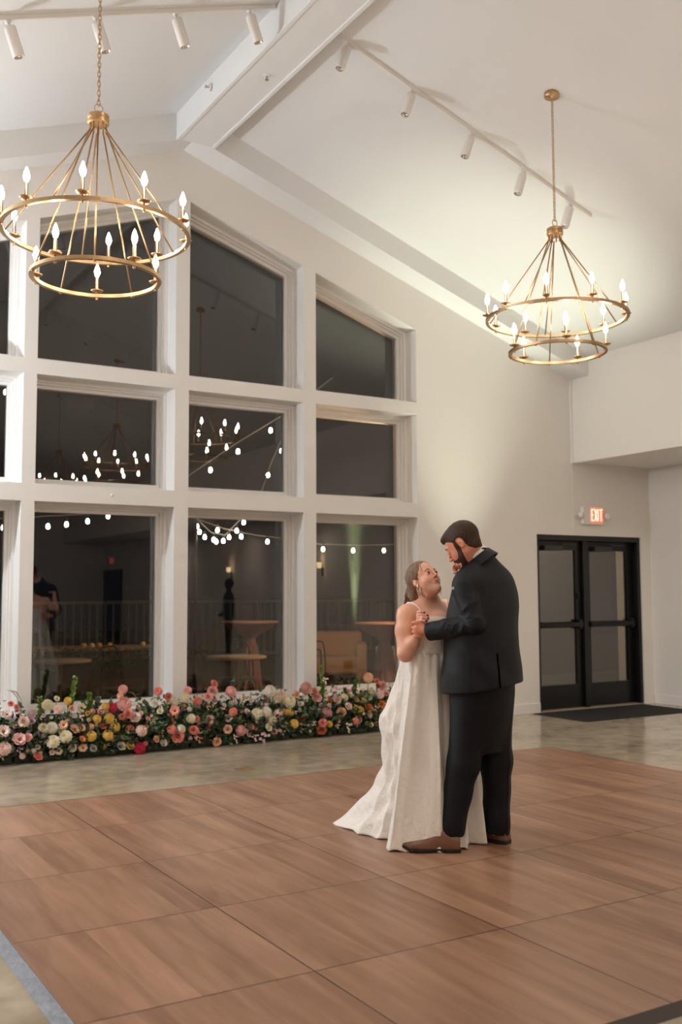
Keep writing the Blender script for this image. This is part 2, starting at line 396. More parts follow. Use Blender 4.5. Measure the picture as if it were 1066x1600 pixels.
# brass outlet cover in the floor, sprinkler heads on the beam
oc = thing('floor_outlet', 'small brass floor outlet cover set in the concrete beside the dance floor', 'outlet', (3.655, 7.606, 0))
obj('cover_plate', BX(-.075, .075, -.05, .05, 0, .006, bev=.002), M_brass, oc)
obj('outlet_cap', LT([(.0, 0), (.032, 0), (.032, .004), (.028, .006), (0, .006)], 20, (0, 0, .006), False, False), M_brass, oc)
def sprinkler(loc, label, rot):
    t = thing('fire_sprinkler', label, 'sprinkler', loc, group='fire sprinklers on the ridge beam'); t.rotation_euler = rot
    obj('escutcheon', LT([(.0, 0), (.034, 0), (.032, -.006), (.016, -.012), (0, -.012)], 18, capb=False, capt=False), M_white, t, True)
    bm = bmesh.new(); tube(bm, [(0, 0, -.01), (0, 0, -.04)], .007); lathe(bm, [(0, -.042), (.016, -.042), (.016, -.045), (0, -.045)], 12, capb=False, capt=False)
    obj('spray_head', bm, mat('steel', (.4, .36, .33), .35, metal=.8), t)
sprinkler((3.49, 8.036, 5.99), 'small fire sprinkler on the side face of the ridge beam', (0, rad(90), 0))
sprinkler((3.711, 7.343, 5.85), 'small fire sprinkler under the bottom face of the ridge beam', (0, 0, 0))
bm = LT([(.0, -.0), (.016, 0), (.014, .010), (.007, .014), (0, .014)], 16, capb=False, capt=False); bmesh.ops.rotate(bm, verts=bm.verts, cent=(0, 0, 0), matrix=Matrix.Rotation(rad(90), 3, 'X'))
tag(obj('cable_boss', bm, M_white, None, True, loc=(3.01, YW-.006, 2.375)), 'tiny white round knob on the lower window transom left of the middle mullion', 'knob')

# ------------------------------------------------------------------ chandeliers
def ring_bm(R, w=.026, h=.022, seg=96, z=0):
    bm = bmesh.new(); prof = [(R-w/2, z-h/2), (R+w/2, z-h/2), (R+w/2, z+h/2), (R-w/2, z+h/2)]
    rings = [[bm.verts.new((r*math.cos(2*PI*k/seg), r*math.sin(2*PI*k/seg), zz)) for r, zz in prof] for k in range(seg)]
    for k in range(seg):
        A, B = rings[k], rings[(k+1) % seg]
        for i in range(4): bm.faces.new([A[i], B[i], B[(i+1) % 4], A[(i+1) % 4]])
    return fixn(bm)
_c = {}
def candle(parent, x, y, z):
    if not _c:
        bm = LT([(0, .022), (.012, .022), (.034, .030), (.040, .037), (.036, .037), (.014, .031), (.0105, .033), (.0105, .125), (0, .125)], 18, capb=False, capt=False)
        lathe(bm, [(0, -.026), (.006, -.026), (.009, -.018), (.005, -.012), (.006, .024), (0, .024)], 10, capb=False, capt=False)
        c = obj('candle', bm, M_brass, parent, True)
        b = obj('bulb', LT([(0, .122), (.009, .124), (.013, .134), (.0185, .150), (.0185, .162), (.013, .183), (.006, .203), (0, .214)], 16, capb=False, capt=False), M_bulb, c, True)
        _c['c'] = c; c.location = (x, y, z); return c
    c = copy_tree(_c['c'], parent); c.location = (x, y, z); return c
Z1, Z2, ZH = -1.876, -2.152, -1.17     # ring heights and hub height below the ceiling point
def chandelier(x, y, label, a1=67, a2=49, group='two-tier brass candle chandeliers'):
    top = zc(x)
    t = thing('chandelier', label, 'chandelier', (x, y, top), group=group)
    dz = 5.516-top
    bm = LT([(0, .01), (.063, .01), (.063, -.026), (.055, -.032), (.012, -.034), (.008, -.05), (0, -.05)], 28, capb=False, capt=False); obj('canopy', bm, M_brass, t, True)
    bm = bmesh.new(); z = -.05; k = 0; zend = ZH+.12
    nl = 33; step = (zend-z)/nl
    for k in range(nl+1):
        zz = z+step*k; pts = []
        for i in range(12):
            a = 2*PI*i/12; px, pz = .0095*math.cos(a), .024*math.sin(a)
            pts.append((px, 0, zz+pz) if k % 2 else (0, px, zz+pz))
        tube(bm, pts, .0026, 5, closed=True)
    obj('chain', bm, M_brass, t, True)
    bm = bmesh.new(); pts = [(.026*math.cos(2*PI*i/20), 0, ZH+.085+.026*math.sin(2*PI*i/20)) for i in range(20)]; tube(bm, pts, .0035, 6, closed=True)
    obj('hanging_loop', bm, M_brass, t, True)
    bm = LT([(0, .06), (.012, .06), (.012, .045), (.058, .042), (.066, .036), (.066, .018), (.060, .014), (.060, .008), (.066, .004), (.066, -.014), (.058, -.02), (0, -.02)], 28, (0, 0, ZH), False, False)
    for i in range(10):
        a = 2*PI*i/10; tube(bm, [(.05*math.cos(a), .05*math.sin(a), ZH-.02), (.05*math.cos(a), .05*math.sin(a), ZH-.06)], .006, 6)
    obj('hub', bm, M_brass, t)
    R1, R2 = .555, .378
    for name, R, Z in (('upper_ring', R1, Z1), ('lower_ring', R2, Z2)): obj(name, ring_bm(R, z=Z), M_brass, t)
    for i in range(5):
        a = rad(a1+18+72*i); b = rad(a2+36+72*i)
        bm = TB([(.05*math.cos(a), .05*math.sin(a), ZH-.05), ((R1-.005)*math.cos(a), (R1-.005)*math.sin(a), Z1)], .0052, 8); obj('rod', bm, M_brass, t, True)
        bm = TB([(.05*math.cos(b), .05*math.sin(b), ZH-.05), ((R2-.005)*math.cos(b), (R2-.005)*math.sin(b), Z2)], .0052, 8)
        lathe(bm, [(0, -.02), (.008, -.02), (.011, -.008), (.011, .012), (0, .016)], 10, (R2*math.cos(b), R2*math.sin(b), Z2), False, False); obj('rod', bm, M_brass, t, True)
    for i in range(10): a = rad(a1+36*i); candle(t, R1*math.cos(a), R1*math.sin(a), Z1)
    for i in range(5): a = rad(a2+72*i); candle(t, R2*math.cos(a), R2*math.sin(a), Z2)
    return t
GX1, GX2 = 1.80, 5.58
t1 = chandelier(GX1, 5.85, 'larger-looking brass candle chandelier in front of the left gable windows, chain cut by photo top', 64.7, 71.7)
t2 = chandelier(GX2, 5.87, 'two-tier brass candle chandelier with its round canopy in view, hanging right of the windows', 39, 21)
for i, y in enumerate((2.2, -1.45, -5.1)):
    for x, s in ((GX1, 'window wall left'), (GX2, 'right')):
        row = ('second', 'third', 'fourth')[i]
        src = t1 if x == GX1 else t2
        y2 = 1.3 if (x == GX1 and i == 0) else y
        c = copy_tree(src); c.location = (x, y2, zc(x))
        c['label'] = 'brass chandelier of the %s row from the windows, %s side, only mirrored in the panes' % (row, 'left' if x == GX1 else 'right')

# ------------------------------------------------------------------ track lights
def track(x0, x1, xs, side, label, y=6.765):
    t = thing('track_light', label, 'track light', ((x0+x1)/2, y, zc((x0+x1)/2)), group='white ceiling track lights')
    sgn = 1 if (x0+x1)/2 < GC else -1
    ang = math.atan(.35)*sgn
    t.rotation_euler = (0, -ang, 0)
    L = abs(x1-x0)/math.cos(ang)
    obj('rail', BX(-L/2, L/2, -.0175, .0175, -.036, 0, bev=.003), M_white, t)
    for x in xs:
        lx = (x-(x0+x1)/2)/math.cos(ang)
        bm = bmesh.new(); lathe(bm, [(0, -.05), (.02, -.05), (.02, -.034), (0, -.034)], 16, capb=False, capt=False); tube(bm, [(0, 0, -.05), (0, 0, -.078)], .009, 8)
        lathe(bm, [(.033, -.286), (.039, -.288), (.041, -.284), (.041, -.086), (.037, -.078), (0, -.078)], 28, capb=False, capt=False)
        h = obj('spotlight', bm, M_white, t, True, loc=(lx, 0, 0))
        h.data.shade_smooth()
        bm = LT([(.036, -.2855), (.031, -.27), (.024, -.262), (0, -.262)], 24, capb=False, capt=False)
        obj('lens', bm, mat('lens_reflector', (.55, .5, .46), .25, metal=.6), h, True)
    return t
track(4.02, 6.90, (4.18, 4.83, 5.47, 6.075, 6.65), 1, 'long white track with five spotlights on the right ceiling slope')
track(.3, 3.48, (.80, 1.43, 2.035, 2.64, 3.25), -1, 'white track with spotlights on the left ceiling slope, cut by the top of the photo')
for y in (3.1, -.55):
    for x0, x1, xs, s in ((4.02, 6.90, (4.18, 4.83, 5.47, 6.075, 6.65), 'right'), (.3, 3.48, (.80, 1.43, 2.035, 2.64, 3.25), 'left')):
        track(x0, x1, xs, 1, 'white spotlight track on the %s slope, %s row from the windows, only in reflection' % (s, 'second' if y > 0 else 'third'), y)

# ------------------------------------------------------------------ photographer's light, up-lights, sconces
ls = thing('light_stand', 'black light stand with small flash head in the corner left of the flowers', 'light stand', (-.2, 8.72, 0))
for i in range(3):
    a = rad(30+120*i); obj('leg', TB([(0, 0, .55), (.34*math.cos(a), .34*math.sin(a), .012)], .011, 8), M_darkmetal, ls)
obj('pole', TB([(0, 0, .12), (0, 0, 1.6), (0, 0, 1.6), (0, 0, 3.14)], [.016, .016, .011, .011], 10), M_darkmetal, ls)
fh = obj('flash_head', BX(-.05, .05, -.04, .04, 3.13, 3.20, bev=.01), M_darkmetal, ls)
light('flash_tube', 'POINT', (0, 0, 3.28), FLASH_W, (.86, .93, 1.0), ls, shadow_soft_size=.022)

def uplight(loc, label, power, col, tilt, size=48):
    t = thing('uplight', label, 'uplight', loc, group='LED up-lights on the floor')
    obj('housing', LT([(0, .0), (.075, 0), (.085, .02), (.085, .13), (.075, .14), (.068, .13), (0, .12)], 28, capb=False, capt=False), M_darkmetal, t, True)
    obj('lens', LT([(0, .128), (.066, .128), (.066, .122), (0, .122)], 24, capb=False, capt=False), mat('uplight_lens', (.9, .95, .6), .2, emis=(.85, 1, .5), estr=8), t)
    l = light('uplight_beam', 'SPOT', (0, 0, .15), power, col, t, shadow_soft_size=.05, spot_size=rad(size), spot_blend=.9)
    l.rotation_euler = (rad(180)+tilt[0], tilt[1], 0)
    return t
uplight((7.12, 8.45, 0), 'round LED up-light on the floor by the wall, hidden behind the couple', UPLIGHT_W*3.9, (.95, 1.0, .80), (rad(2), 0), 50)
uplight((10.14, 2.43, 0), 'round LED up-light on the floor by the side aisle wall, seen only in reflection', UPLIGHT_W*20, (.80, 1.0, .5), (0, rad(2)), 16)
for y in (-3.2, 1.2, -7.6, 5.4-20):
    if y < YB: continue
    t = thing('wall_sconce', {-3.2: 'small wall sconce on the side aisle wall, mirrored in the third window', 1.2: 'small wall sconce on the side aisle wall nearest the windows, mirrored in the fourth window', -7.6: 'small wall sconce on the side aisle wall furthest from the windows'}[y], 'wall lamp', (XA, y, 1.95), group='sconces on the aisle wall')
    obj('backplate', BX(-.015, 0, -.03, .03, -.16, .02), M_darkmetal, t)
    obj('arm', TB([(-.01, 0, -.02), (-.09, 0, -.02), (-.09, 0, .0)], .008, 8), M_darkmetal, t)
    obj('shade', LT([(.03, 0), (.042, .0), (.055, .12), (.05, .12), (.03, .01)], 20, (-.09, 0, 0), False, False), mat('sconce_shade', (.9, .8, .6), .5, emis=(1, .72, .42), estr=5), t, True)
    light('sconce_glow', 'POINT', (-.1, 0, .06), 6, (1, .72, .45), t, shadow_soft_size=.04)
for y in (7.15, 4.4, 1.4, -2.0, -6.0):  # downlights added to brighten the aisle and the door wall
    t = thing('fill_downlight', 'added round fill downlight in the low aisle ceiling, %s' % {7.15: 'nearest the double door', 4.4: 'second from the double door', 1.4: 'third from the double door', -2.0: 'fourth from the double door', -6.0: 'furthest from the double door'}[y], 'ceiling light', (9.65, y, 3.065), group='added fill downlights in the aisle ceiling')
    obj('trim_ring', LT([(.055, 0), (.075, 0), (.075, -.006), (.055, -.004)], 28, capb=False, capt=False), M_white, t)
    obj('lens', LT([(0, -.001), (.055, -.001), (.055, -.002), (0, -.002)], 24, capb=False, capt=False), mat('fill_downlight_lens', (1, 1, 1), .3, emis=(1, .86, .74), estr=3), t)
    light('downlight_fill', 'SPOT', (0, 0, -.02), AISLE_FILL_W, (1, .86, .75), t, shadow_soft_size=.05, spot_size=rad(150), spot_blend=1.0)
# fill added on the unseen second track row, to brighten floor and couple
for x in (4.18, 4.83, 5.47, 6.075, 6.65, .80, 1.43, 2.035, 2.64, 3.25):
    if not TRACK_FILL_W: break
    sg = 1 if x > GC else -1
    l = light('track_fill', 'SPOT', (x-sg*.09, 3.1, zc(x)-.31), TRACK_FILL_W, (1, .84, .70), None, shadow_soft_size=.04, spot_size=rad(95), spot_blend=1.0); l.rotation_euler = (rad(24), sg*math.atan(.35)*-1, 0)
# exit sign and dark doorway at the far end, reflected in the lower left window
ed = thing('exit_sign', 'small red exit sign at the far end of the side aisle, seen only in reflection', 'exit sign', (XA, -12.2, 2.5))
obj('housing', BX(-.05, 0, -.19, .19, -.11, .11), M_white, ed); obj('sign_panel', BX(-.055, -.05, -.16, .16, -.09, .09), M_exitbg, ed)
d2 = bpy.data.objects.new('door_2', None); COL.objects.link(d2); d2['kind'] = 'structure'; d2.location = (XA, -12.2, 0)
obj('door_frame', (lambda b: (box(b, -.06, 0, -.95, -.88, 0, 2.2), box(b, -.06, 0, .88, .95, 0, 2.2), box(b, -.06, 0, -.88, .88, 2.13, 2.2), b)[-1])(bmesh.new()), M_black, d2)
obj('door_leaf', BX(-.045, -.005, -.88, .88, .01, 2.13), M_black, d2)
# ------------------------------------------------------------------ outside patio
M_patio = mat('patio_paving', (.16, .14, .12), .7, noise=.35, nscale=3)
M_grass = mat('night_grass', (.045, .06, .025), .9, noise=.5, nscale=30)
struct('ground', BX(-6, 26, YO, 13.6, -.12, -.03), M_patio)
struct('ground', BX(-6, 26, 13.6, 40, -.12, -.04), M_grass)
M_wood = mat('warm_wood', (.36, .20, .10), .5, noise=.3, nscale=12)
M_top = mat('table_top_gold', (.50, .36, .20), .4)
M_cloth = mat('blush_linen', (.22, .11, .10), .85)
def bistro(x, y, z, R, label):
    t = thing('bistro_table', label, 'table', (x, y, -.03), group='bistro tables on the patio')
    obj('table_top', LT([(0, z), (R-.01, z), (R, z+.012), (R-.01, z+.03), (0, z+.03)], 40, capb=False, capt=False), M_top, t, True)
    obj('pedestal', LT([(0, 0), (.24, 0), (.24, .015), (.05, .05), (.03, .1), (.03, z-.04), (.1, z-.005), (0, z-.005)], 20, capb=False, capt=False), mat('brass_paint', (.4, .28, .14), .4, metal=.5), t, True)
    return t
bistro(4.88, 10.38, .74, .34, 'round gold-edged bistro table outside the third window')
bistro(3.02, 10.9, .74, .34, 'small round table outside behind the left lower pane with candle jars')
def cocktail(x, y, label):
    t = thing('cocktail_table', label, 'table', (x, y, -.03), group='cocktail tables with tied cloths outside')
    obj('table_top', LT([(0, 1.07), (.385, 1.07), (.39, 1.08), (.385, 1.095), (0, 1.095)], 44, capb=False, capt=False), mat('rust_top', (.45, .22, .13), .5), t, True)
    bm = bmesh.new(); seg = 72; prof = [(.388, 1.09, .0), (.30, 1.00, .006), (.105, .90, .008), (.07, .855, .005), (.07, .84, .005), (.10, .72, .014), (.14, .3, .022), (.18, 0, .03)]
    rings = [[bm.verts.new(((r+w*math.sin(k*PI/3))*math.cos(2*PI*k/seg), (r+w*math.sin(k*PI/3))*math.sin(2*PI*k/seg), z)) for k in range(seg)] for r, z, w in prof]
    for A, B in zip(rings, rings[1:]):
        for k in range(seg): bm.faces.new([A[k], B[k], B[(k+1) % seg], A[(k+1) % seg]])
    obj('skirt', bm, M_cloth, t, True)
cocktail(6.05, 12.45, 'tall cocktail table with a cinched blush cloth outside the third window')
cocktail(7.2, 10.85, 'tall cocktail table with cinched cloth outside the fourth window, half hidden by the bride')
def bent_chair(x, y, rz, label):
    t = thing('bistro_chair', label, 'chair', (x, y, -.03), rz, group='dark bentwood chairs on the patio')
    obj('seat', LT([(0, .44), (.19, .44), (.20, .45), (.19, .465), (0, .465)], 28, capb=False, capt=False), M_darkmetal, t, True)
    for sx in (-1, 1):
        obj('leg', TB([(sx*.14, .14, .44), (sx*.19, .2, 0)], .011, 8), M_darkmetal, t)
        obj('leg', TB([(sx*.14, -.15, .46), (sx*.19, -.22, 0)], .011, 8), M_darkmetal, t)
    for nm, w, h in (('back_hoop', .19, .90), ('inner_hoop', .11, .80)):
        pts = [(w*math.cos(a), -.17-.05*(math.sin(a)), .46+(h-.46)*min(1, 1.15*math.sin(a))) for a in [PI*i/16 for i in range(17)]]
        obj(nm, TB(pts, .010, 8), M_darkmetal, t, True)
bent_chair(4.28, 9.95, rad(-52), 'dark bentwood chair left of the bistro table outside the third window')
bent_chair(5.25, 11.1, rad(-20+180), 'dark bentwood chair behind the bistro table outside the third window')
bent_chair(3.6, 10.6, rad(200), 'dark bentwood chair outside the lower left pane')
bent_chair(5.78, 10.45, rad(100), 'dark bentwood chair outside at the left edge of the fourth window')
# long table with a greenery garland
lt = thing('long_table', 'long wooden table with a hanging greenery garland outside the second window', 'table', (4.15, 13.3, -.03), rad(-12))
obj('table_top', BX(-.95, .95, -.35, .35, .73, .77, bev=.006), M_wood, lt)
for sx in (-1, 1):
    for sy in (-1, 1): obj('leg', BX(sx*.86-.035, sx*.86+.035, sy*.29-.035, sy*.29+.035, 0, .73), M_wood, lt)
def leaf_cloud(n, fn, ls=(.03, .06), seed=1, w=.4):
    rg = random.Random(seed); V = []; Fc = []
    for i in range(n):
        p, d = fn(rg); d = Vector(d).normalized(); L = rg.uniform(*ls)
        s = d.cross(Vector((rg.uniform(-1, 1), rg.uniform(-1, 1), rg.uniform(-1, 1))))
        if s.length < 1e-3: continue
        s.normalize(); nn = d.cross(s); p = Vector(p); b = len(V)
        V += [p, p+d*L*.45+s*L*w*.5+nn*L*.06, p+d*L, p+d*L*.45-s*L*w*.5+nn*L*.06, p+d*L*.5-nn*L*.04]
        Fc += [(b, b+1, b+4), (b+1, b+2, b+4), (b+2, b+3, b+4), (b+3, b, b+4)]
    return V, Fc
M_leafd = mat('dark_leaves', (.035, .07, .022), .6, noise=.35, nscale=20)
def gfn(rg):
    x = rg.uniform(-.9, .9); h = .22+.08*math.sin(x*7); return (x, -.36-rg.uniform(0, .07), .78-rg.uniform(0, h)), (rg.uniform(-1, 1), -rg.uniform(.1, 1), rg.uniform(-1.4, .4))
g = obj('garland', leaf_cloud(700, gfn, (.04, .08), 4), M_leafd); tag(g, 'leafy green garland draped over the front of the long patio table', 'garland'); g.location = lt.location; g.rotation_euler = lt.rotation_euler
for i, (x, c) in enumerate(((-.15, (.8, .5, .08)), (-.05, (.85, .6, .12)), (.05, (.8, .35, .1)), (.18, (.8, .55, .1)), (.62, (.8, .7, .3)))):
    b = LT([(0, 0), (.022, .004), (.034, .025), (.03, .05), (.012, .062), (0, .062)], 14, capb=False, capt=False)
    p = Matrix.Translation(lt.location) @ Matrix.Rotation(rad(-12), 4, 'Z') @ Vector((x, -.2-.03*(i % 2), .77))
    tag(obj('ornamental_gourd', b, mat('gourd_%d' % i, c, .5), None, True, loc=p), ['small golden gourd at the centre of the long patio table', 'yellow gourd right of the golden gourd on the long patio table', 'orange gourd in the middle of the row on the long patio table', 'amber gourd right of the orange gourd on the long patio table', 'pale yellow gourd near the right end of the long patio table'][i], 'gourd', 'gourds on the patio table')
# bench, planter box, railing
bn = thing('lounge_bench', 'tan upholstered outdoor bench outside the fourth window', 'bench', (8.85, 14.9, -.04), rad(-31))
M_tan = mat('tan_boucle', (.60, .33, .16), .8)
obj('seat', BX(-.48, .48, -.35, .3, .12, .42, bev=.05), M_tan, bn, True); obj('backrest', BX(-.48, .48, .2, .38, .12, .82, bev=.06), M_tan, bn, True)
for s in (-1, 1): obj('armrest', BX(s*.46-.09, s*.46+.09, -.36, .38, .0, .64, bev=.05), M_tan, bn, True)
tag(obj('plinth', BX(-.14, .14, -.14, .14, 0, .62, bev=.006), mat('white_plinth', (.85, .78, .70), .6), None, loc=(8.95, 13.4, -.03)), 'white square plinth outside at the right edge of the fourth window', 'plinth')
# grasses and shrubs beyond the patio
def shr(cx, cy, R, H, seed):
    def f(rg):
        a = rg.uniform(0, 2*PI); r = R*math.sqrt(rg.random()); z = H*rg.random()*(1-.5*(r/R)); return (cx+r*math.cos(a), cy+r*math.sin(a), z), (math.cos(a), math.sin(a), rg.uniform(.2, 1.2))
    return leaf_cloud(900, f, (.05, .12), seed)
rail = thing('railing', 'pale picket railing across the lawn beyond the patio', 'railing', (5.5, 19.5, -.04))
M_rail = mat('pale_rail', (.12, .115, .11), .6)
obj('top_rail', BX(-7, 9, -.03, .03, 1.28, 1.34), M_rail, rail); obj('bottom_rail', BX(-7, 9, -.02, .02, .18, .23), M_rail, rail)
bm = bmesh.new()
for i in range(100): x = -6.9+i*.16; box(bm, x, x+.035, -.015, .015, .2, 1.3)
r_ = obj('picket', bm, M_rail, rail); r_['kind'] = 'stuff'
hd = obj('hedge', shr(5.5, 27, 6.5, 1.0, 9), M_leafd); tag(hd, 'dark hedge of leaves behind the far railing', 'hedge')

# string lights
YS = 13.0
def string(pts, label, bulbs):
    """pts: cable path; bulbs: positions hanging under the cable"""
    t = thing('string_light', label, 'string lights', pts[0], group='string lights over the patio'); o0 = Vector(pts[0])
    obj('cable', TB([Vector(p)-o0 for p in pts], .008, 6), M_cable, t, True)
    for b in bulbs:
        b = Vector(b)-o0
        s = obj('socket', LT([(0, 0), (.014, 0), (.016, .05), (0, .055)], 10, b+Vector((0, 0, .02)), False, False), M_darkmetal, t)
        obj('bulb', LT([(0, -.045), (.014, -.042), (.023, -.026), (.0245, -.010), (.017, .010), (.012, .022), (0, .022)], 14, b, False, False), M_sbulb, s, True)
def px2w(px, py, y):
    d = fwd + r2*((px-533)/FPX) + u2*((800-py)/FPX); t = y/d.y; return Vector((0, 0, CAM_H))+d*t
def S(path, bulbs, label, y0=13.0, y1=13.0):
    n = len(path); P = [px2w(px, py, y0+(y1-y0)*i/max(1, n-1)) for i, (px, py) in enumerate(path)]
    xs = [p[0] for p in path]
    def yy(px):
        lo, hi = path[0][0], path[-1][0]; return y0+(y1-y0)*(px-lo)/(hi-lo)
    string(P, label, [px2w(a, b, yy(a)) for a, b in bulbs])
S([(-60, 860), (30, 800), (180, 795), (292, 745), (370, 692), (448, 645), (520, 590)], [(-20, 845), (329, 733), (372, 704), (423, 671)], 'string of lights climbing to the right across the third window', 13, 11.2)
S([(400, 790), (410, 765), (425, 720), (448, 668), (480, 560)], [(410, 772), (419, 741), (440, 703)], 'short string of lights dropping steeply at the right of the middle third-column pane', 12.4, 11.4)
S([(250, 798), (305, 808), (330, 832), (352, 836), (375, 812), (400, 790)], [(308, 821), (312, 830), (320, 838), (334, 842), (338, 845), (349, 844), (358, 838), (370, 828), (381, 815)], 'sagging loop of clustered string lights at the top of the lower third window', 13.4, 12.4)
S([(300, 808), (350, 826), (400, 836), (448, 842), (500, 850), (560, 852), (640, 850), (700, 846)], [(340, 827), (377, 837), (418, 845), (505, 857), (552, 859), (600, 859), (650, 857)], 'nearly level string of lights crossing the lower third and fourth windows', 12.5, 13.5)
S([(-80, 790), (10, 812), (75, 806), (140, 803), (200, 798), (255, 790)], [(5, 823), (75, 821), (104, 818), (137, 813), (169, 805)], 'string of lights at the top of the lower second window', 12.0, 13.0)
# windows of the first column
S([(-120, 640), (-40, 615), (14, 590), (40, 570)], [(-30, 625), (9, 611)], 'string of lights outside the leftmost visible pane', 12.4, 11.6)
# added lantern, out of sight, as warm fill for the patio
lan = thing('fill_lantern', 'added warm fill lantern, unseen on the outer face of the gable wall, right of the fourth window', 'lantern', (7.0, YO, 2.5))
obj('backplate', BX(-.06, .06, 0, .02, -.1, .1), M_darkmetal, lan)
obj('fill_lantern_body', LT([(0, -.1), (.05, -.1), (.06, -.06), (.06, .06), (.03, .12), (0, .12)], 16, (0, .09, 0), False, False), mat('fill_lantern_glass', (1, .8, .5), .4, emis=(1, .65, .3), estr=3), lan)
light('lantern_fill', 'POINT', (0, .22, 0), 120, (1, .66, .38), lan, shadow_soft_size=.06)
obj('string_pole', TB([(0,0,0),(0,0,2.75)],.022,10), M_darkmetal, None, loc=(px2w(304, 1068, 12.8).x, 12.8, -.03)); tag(bpy.data.objects['string_pole'], 'thin dark pole holding the string lights outside the third window', 'pole')
# ------------------------------------------------------------------ flower bank below the windows
FC = {'coral': (.85, .31, .24), 'pink': (.86, .47, .43), 'blush': (.88, .66, .58), 'cream': (.84, .76, .56), 'white': (.82, .76, .66), 'yellow': (.80, .55, .13),
      'peach': (.86, .52, .34), 'magenta': (.55, .03, .08), 'orange': (.78, .24, .06), 'mauve': (.60, .32, .33), 'rust': (.48, .13, .06), 'lilac': (.72, .52, .56), 'gold': (.72, .46, .14), 'dusty': (.74, .42, .36)}
FM = {k: mat('petals_'+k, v, .6, noise=.12, nscale=6, sss=.0) for k, v in FC.items()}
M_leafA = mat('fresh_leaves', (.11, .165, .055), .5, noise=.4, nscale=14)
M_leafB = mat('deep_leaves', (.035, .065, .025), .55, noise=.4, nscale=14)
M_stem = mat('green_stem', (.14, .22, .06), .5)
M_heart = mat('flower_heart', (.16, .07, .02), .7)
M_sage = mat('sage_leaves', (.16, .20, .14), .6, noise=.3, nscale=12)

def petal(bm, az, el, L, Wd, cup, r0=.02, tipw=.55, c=(0, 0, 0)):
    """petal leaving the centre at azimuth az, elevation el (0 flat, 90 up)"""
    R = Matrix.Rotation(az, 3, 'Z') @ Matrix.Rotation(-el, 3, 'Y'); rows = []
    for i, (t, w) in enumerate(((0, .35), (.45, 1.0), (.8, .9), (1, tipw))):
        z = cup*(t*t) * L; row = []
        for s in (-1, 0, 1):
            row.append(bm.verts.new(Vector(c)+R @ Vector((r0+L*t-(.06*L if s and i == 3 else 0), s*Wd*.5*w, z+(.22*Wd*w if s else 0)))))
        rows.append(row)
    for A, B in zip(rows, rows[1:]):
        for k in range(2): bm.faces.new([A[k], A[k+1], B[k+1], B[k]])
def bloom_mesh(kind, seed=0):
    rg = random.Random(seed); bm = bmesh.new()
    if kind == 'pompon':
        for j, (el, n, L, w) in enumerate(((-25, 12, .46, .22), (0, 13, .48, .23), (20, 12, .47, .22), (38, 10, .45, .20), (55, 8, .42, .17), (70, 6, .39, .14), (83, 3, .36, .12))):
            for i in range(n): petal(bm, 2*PI*(i+.5*(j % 2))/n+rg.uniform(-.05, .05), rad(el), L, w, .25, .02, .6)
        lathe(bm, [(0, -.25), (.30, -.1), (.36, .1), (.25, .28), (0, .36)], 10, capb=False, capt=False)
    elif kind == 'rose':
        for j, (el, n, L, w, cup) in enumerate(((8, 6, .48, .44, .15), (28, 6, .44, .40, .28), (46, 5, .38, .36, .35), (62, 5, .33, .28, .35), (76, 4, .28, .2, .3))):
            for i in range(n): petal(bm, 2*PI*(i+.5*(j % 2))/n+rg.uniform(-.12, .12), rad(el), L, w, cup, .02, .85)
        lathe(bm, [(0, -.1), (.2, -.02), (.2, .12), (.1, .22), (0, .24)], 10, capb=False, capt=False)
    elif kind == 'open':
        for j, (el, n, L, w) in enumerate(((8, 6, .48, .42), (26, 6, .42, .38))):
            for i in range(n): petal(bm, 2*PI*(i+.5*j)/n+rg.uniform(-.1, .1), rad(el), L, w, .12, .03, .9)
        nf = len(bm.faces); lathe(bm, [(0, 0), (.13, .02), (.13, .10), (.07, .15), (0, .16)], 10, capb=False, capt=False)
        bm.faces.ensure_lookup_table()
        for f in bm.faces[nf:]: f.material_index = 1
    elif kind == 'spray':
        for q in range(7):
            c = (rg.uniform(-.38, .38), rg.uniform(-.38, .38), rg.uniform(-.1, .3))
            for i in range(5): petal(bm, 2*PI*i/5+q, rad(25), .15, .14, .2, .01, .8, c)
    me = bpy.data.meshes.new(kind); bm.to_mesh(me); bm.free(); me.shade_smooth(); return me
KN = {'pompon': 'dahlia', 'rose': 'rose', 'open': 'anemone', 'spray': 'spray_blossom'}
BM_ = {}
def bloom(kind, col):
    k = (kind, col)
    if k not in BM_:
        me = bloom_mesh(kind, hash(kind) % 7 if False else len(kind)); me.materials.append(FM[col]); me.materials.append(M_heart); BM_[k] = me
    return BM_[k]
rg = random.Random(11)
NA = 9; AX0, AX1 = 1.55, 6.40; AW = (AX1-AX0)/NA
place_words = ['blush and coral dahlias, furthest left and cut by the photo edge', 'pink and cream blooms below the left mullion', 'yellow dahlias and one deep magenta bloom low in front', 'coral and pink blooms below the second window',
    'tall coral dahlias and white blooms beside the middle mullion', 'pink roses and lilac sprays below the third window', 'cream and white dahlias left of the third mullion', 'yellow and peach blooms with a tall green stem', 'peach, orange and rust blooms nearest the bride']
PAL = [['blush', 'coral', 'cream', 'peach', 'blush'], ['blush', 'pink', 'cream', 'coral', 'lilac', 'peach', 'white'], ['yellow', 'peach', 'dusty', 'cream', 'magenta', 'yellow', 'coral'], ['coral', 'pink', 'blush', 'white', 'peach', 'pink', 'coral'],
       ['cream', 'coral', 'pink', 'white', 'blush', 'coral'], ['pink', 'blush', 'peach', 'lilac', 'mauve', 'pink', 'cream'], ['cream', 'white', 'cream', 'blush', 'white', 'lilac'], ['cream', 'yellow', 'gold', 'peach', 'rust', 'cream', 'coral', 'pink'], ['peach', 'pink', 'orange', 'blush', 'mauve', 'cream', 'rust', 'gold', 'dusty']]
arr = []
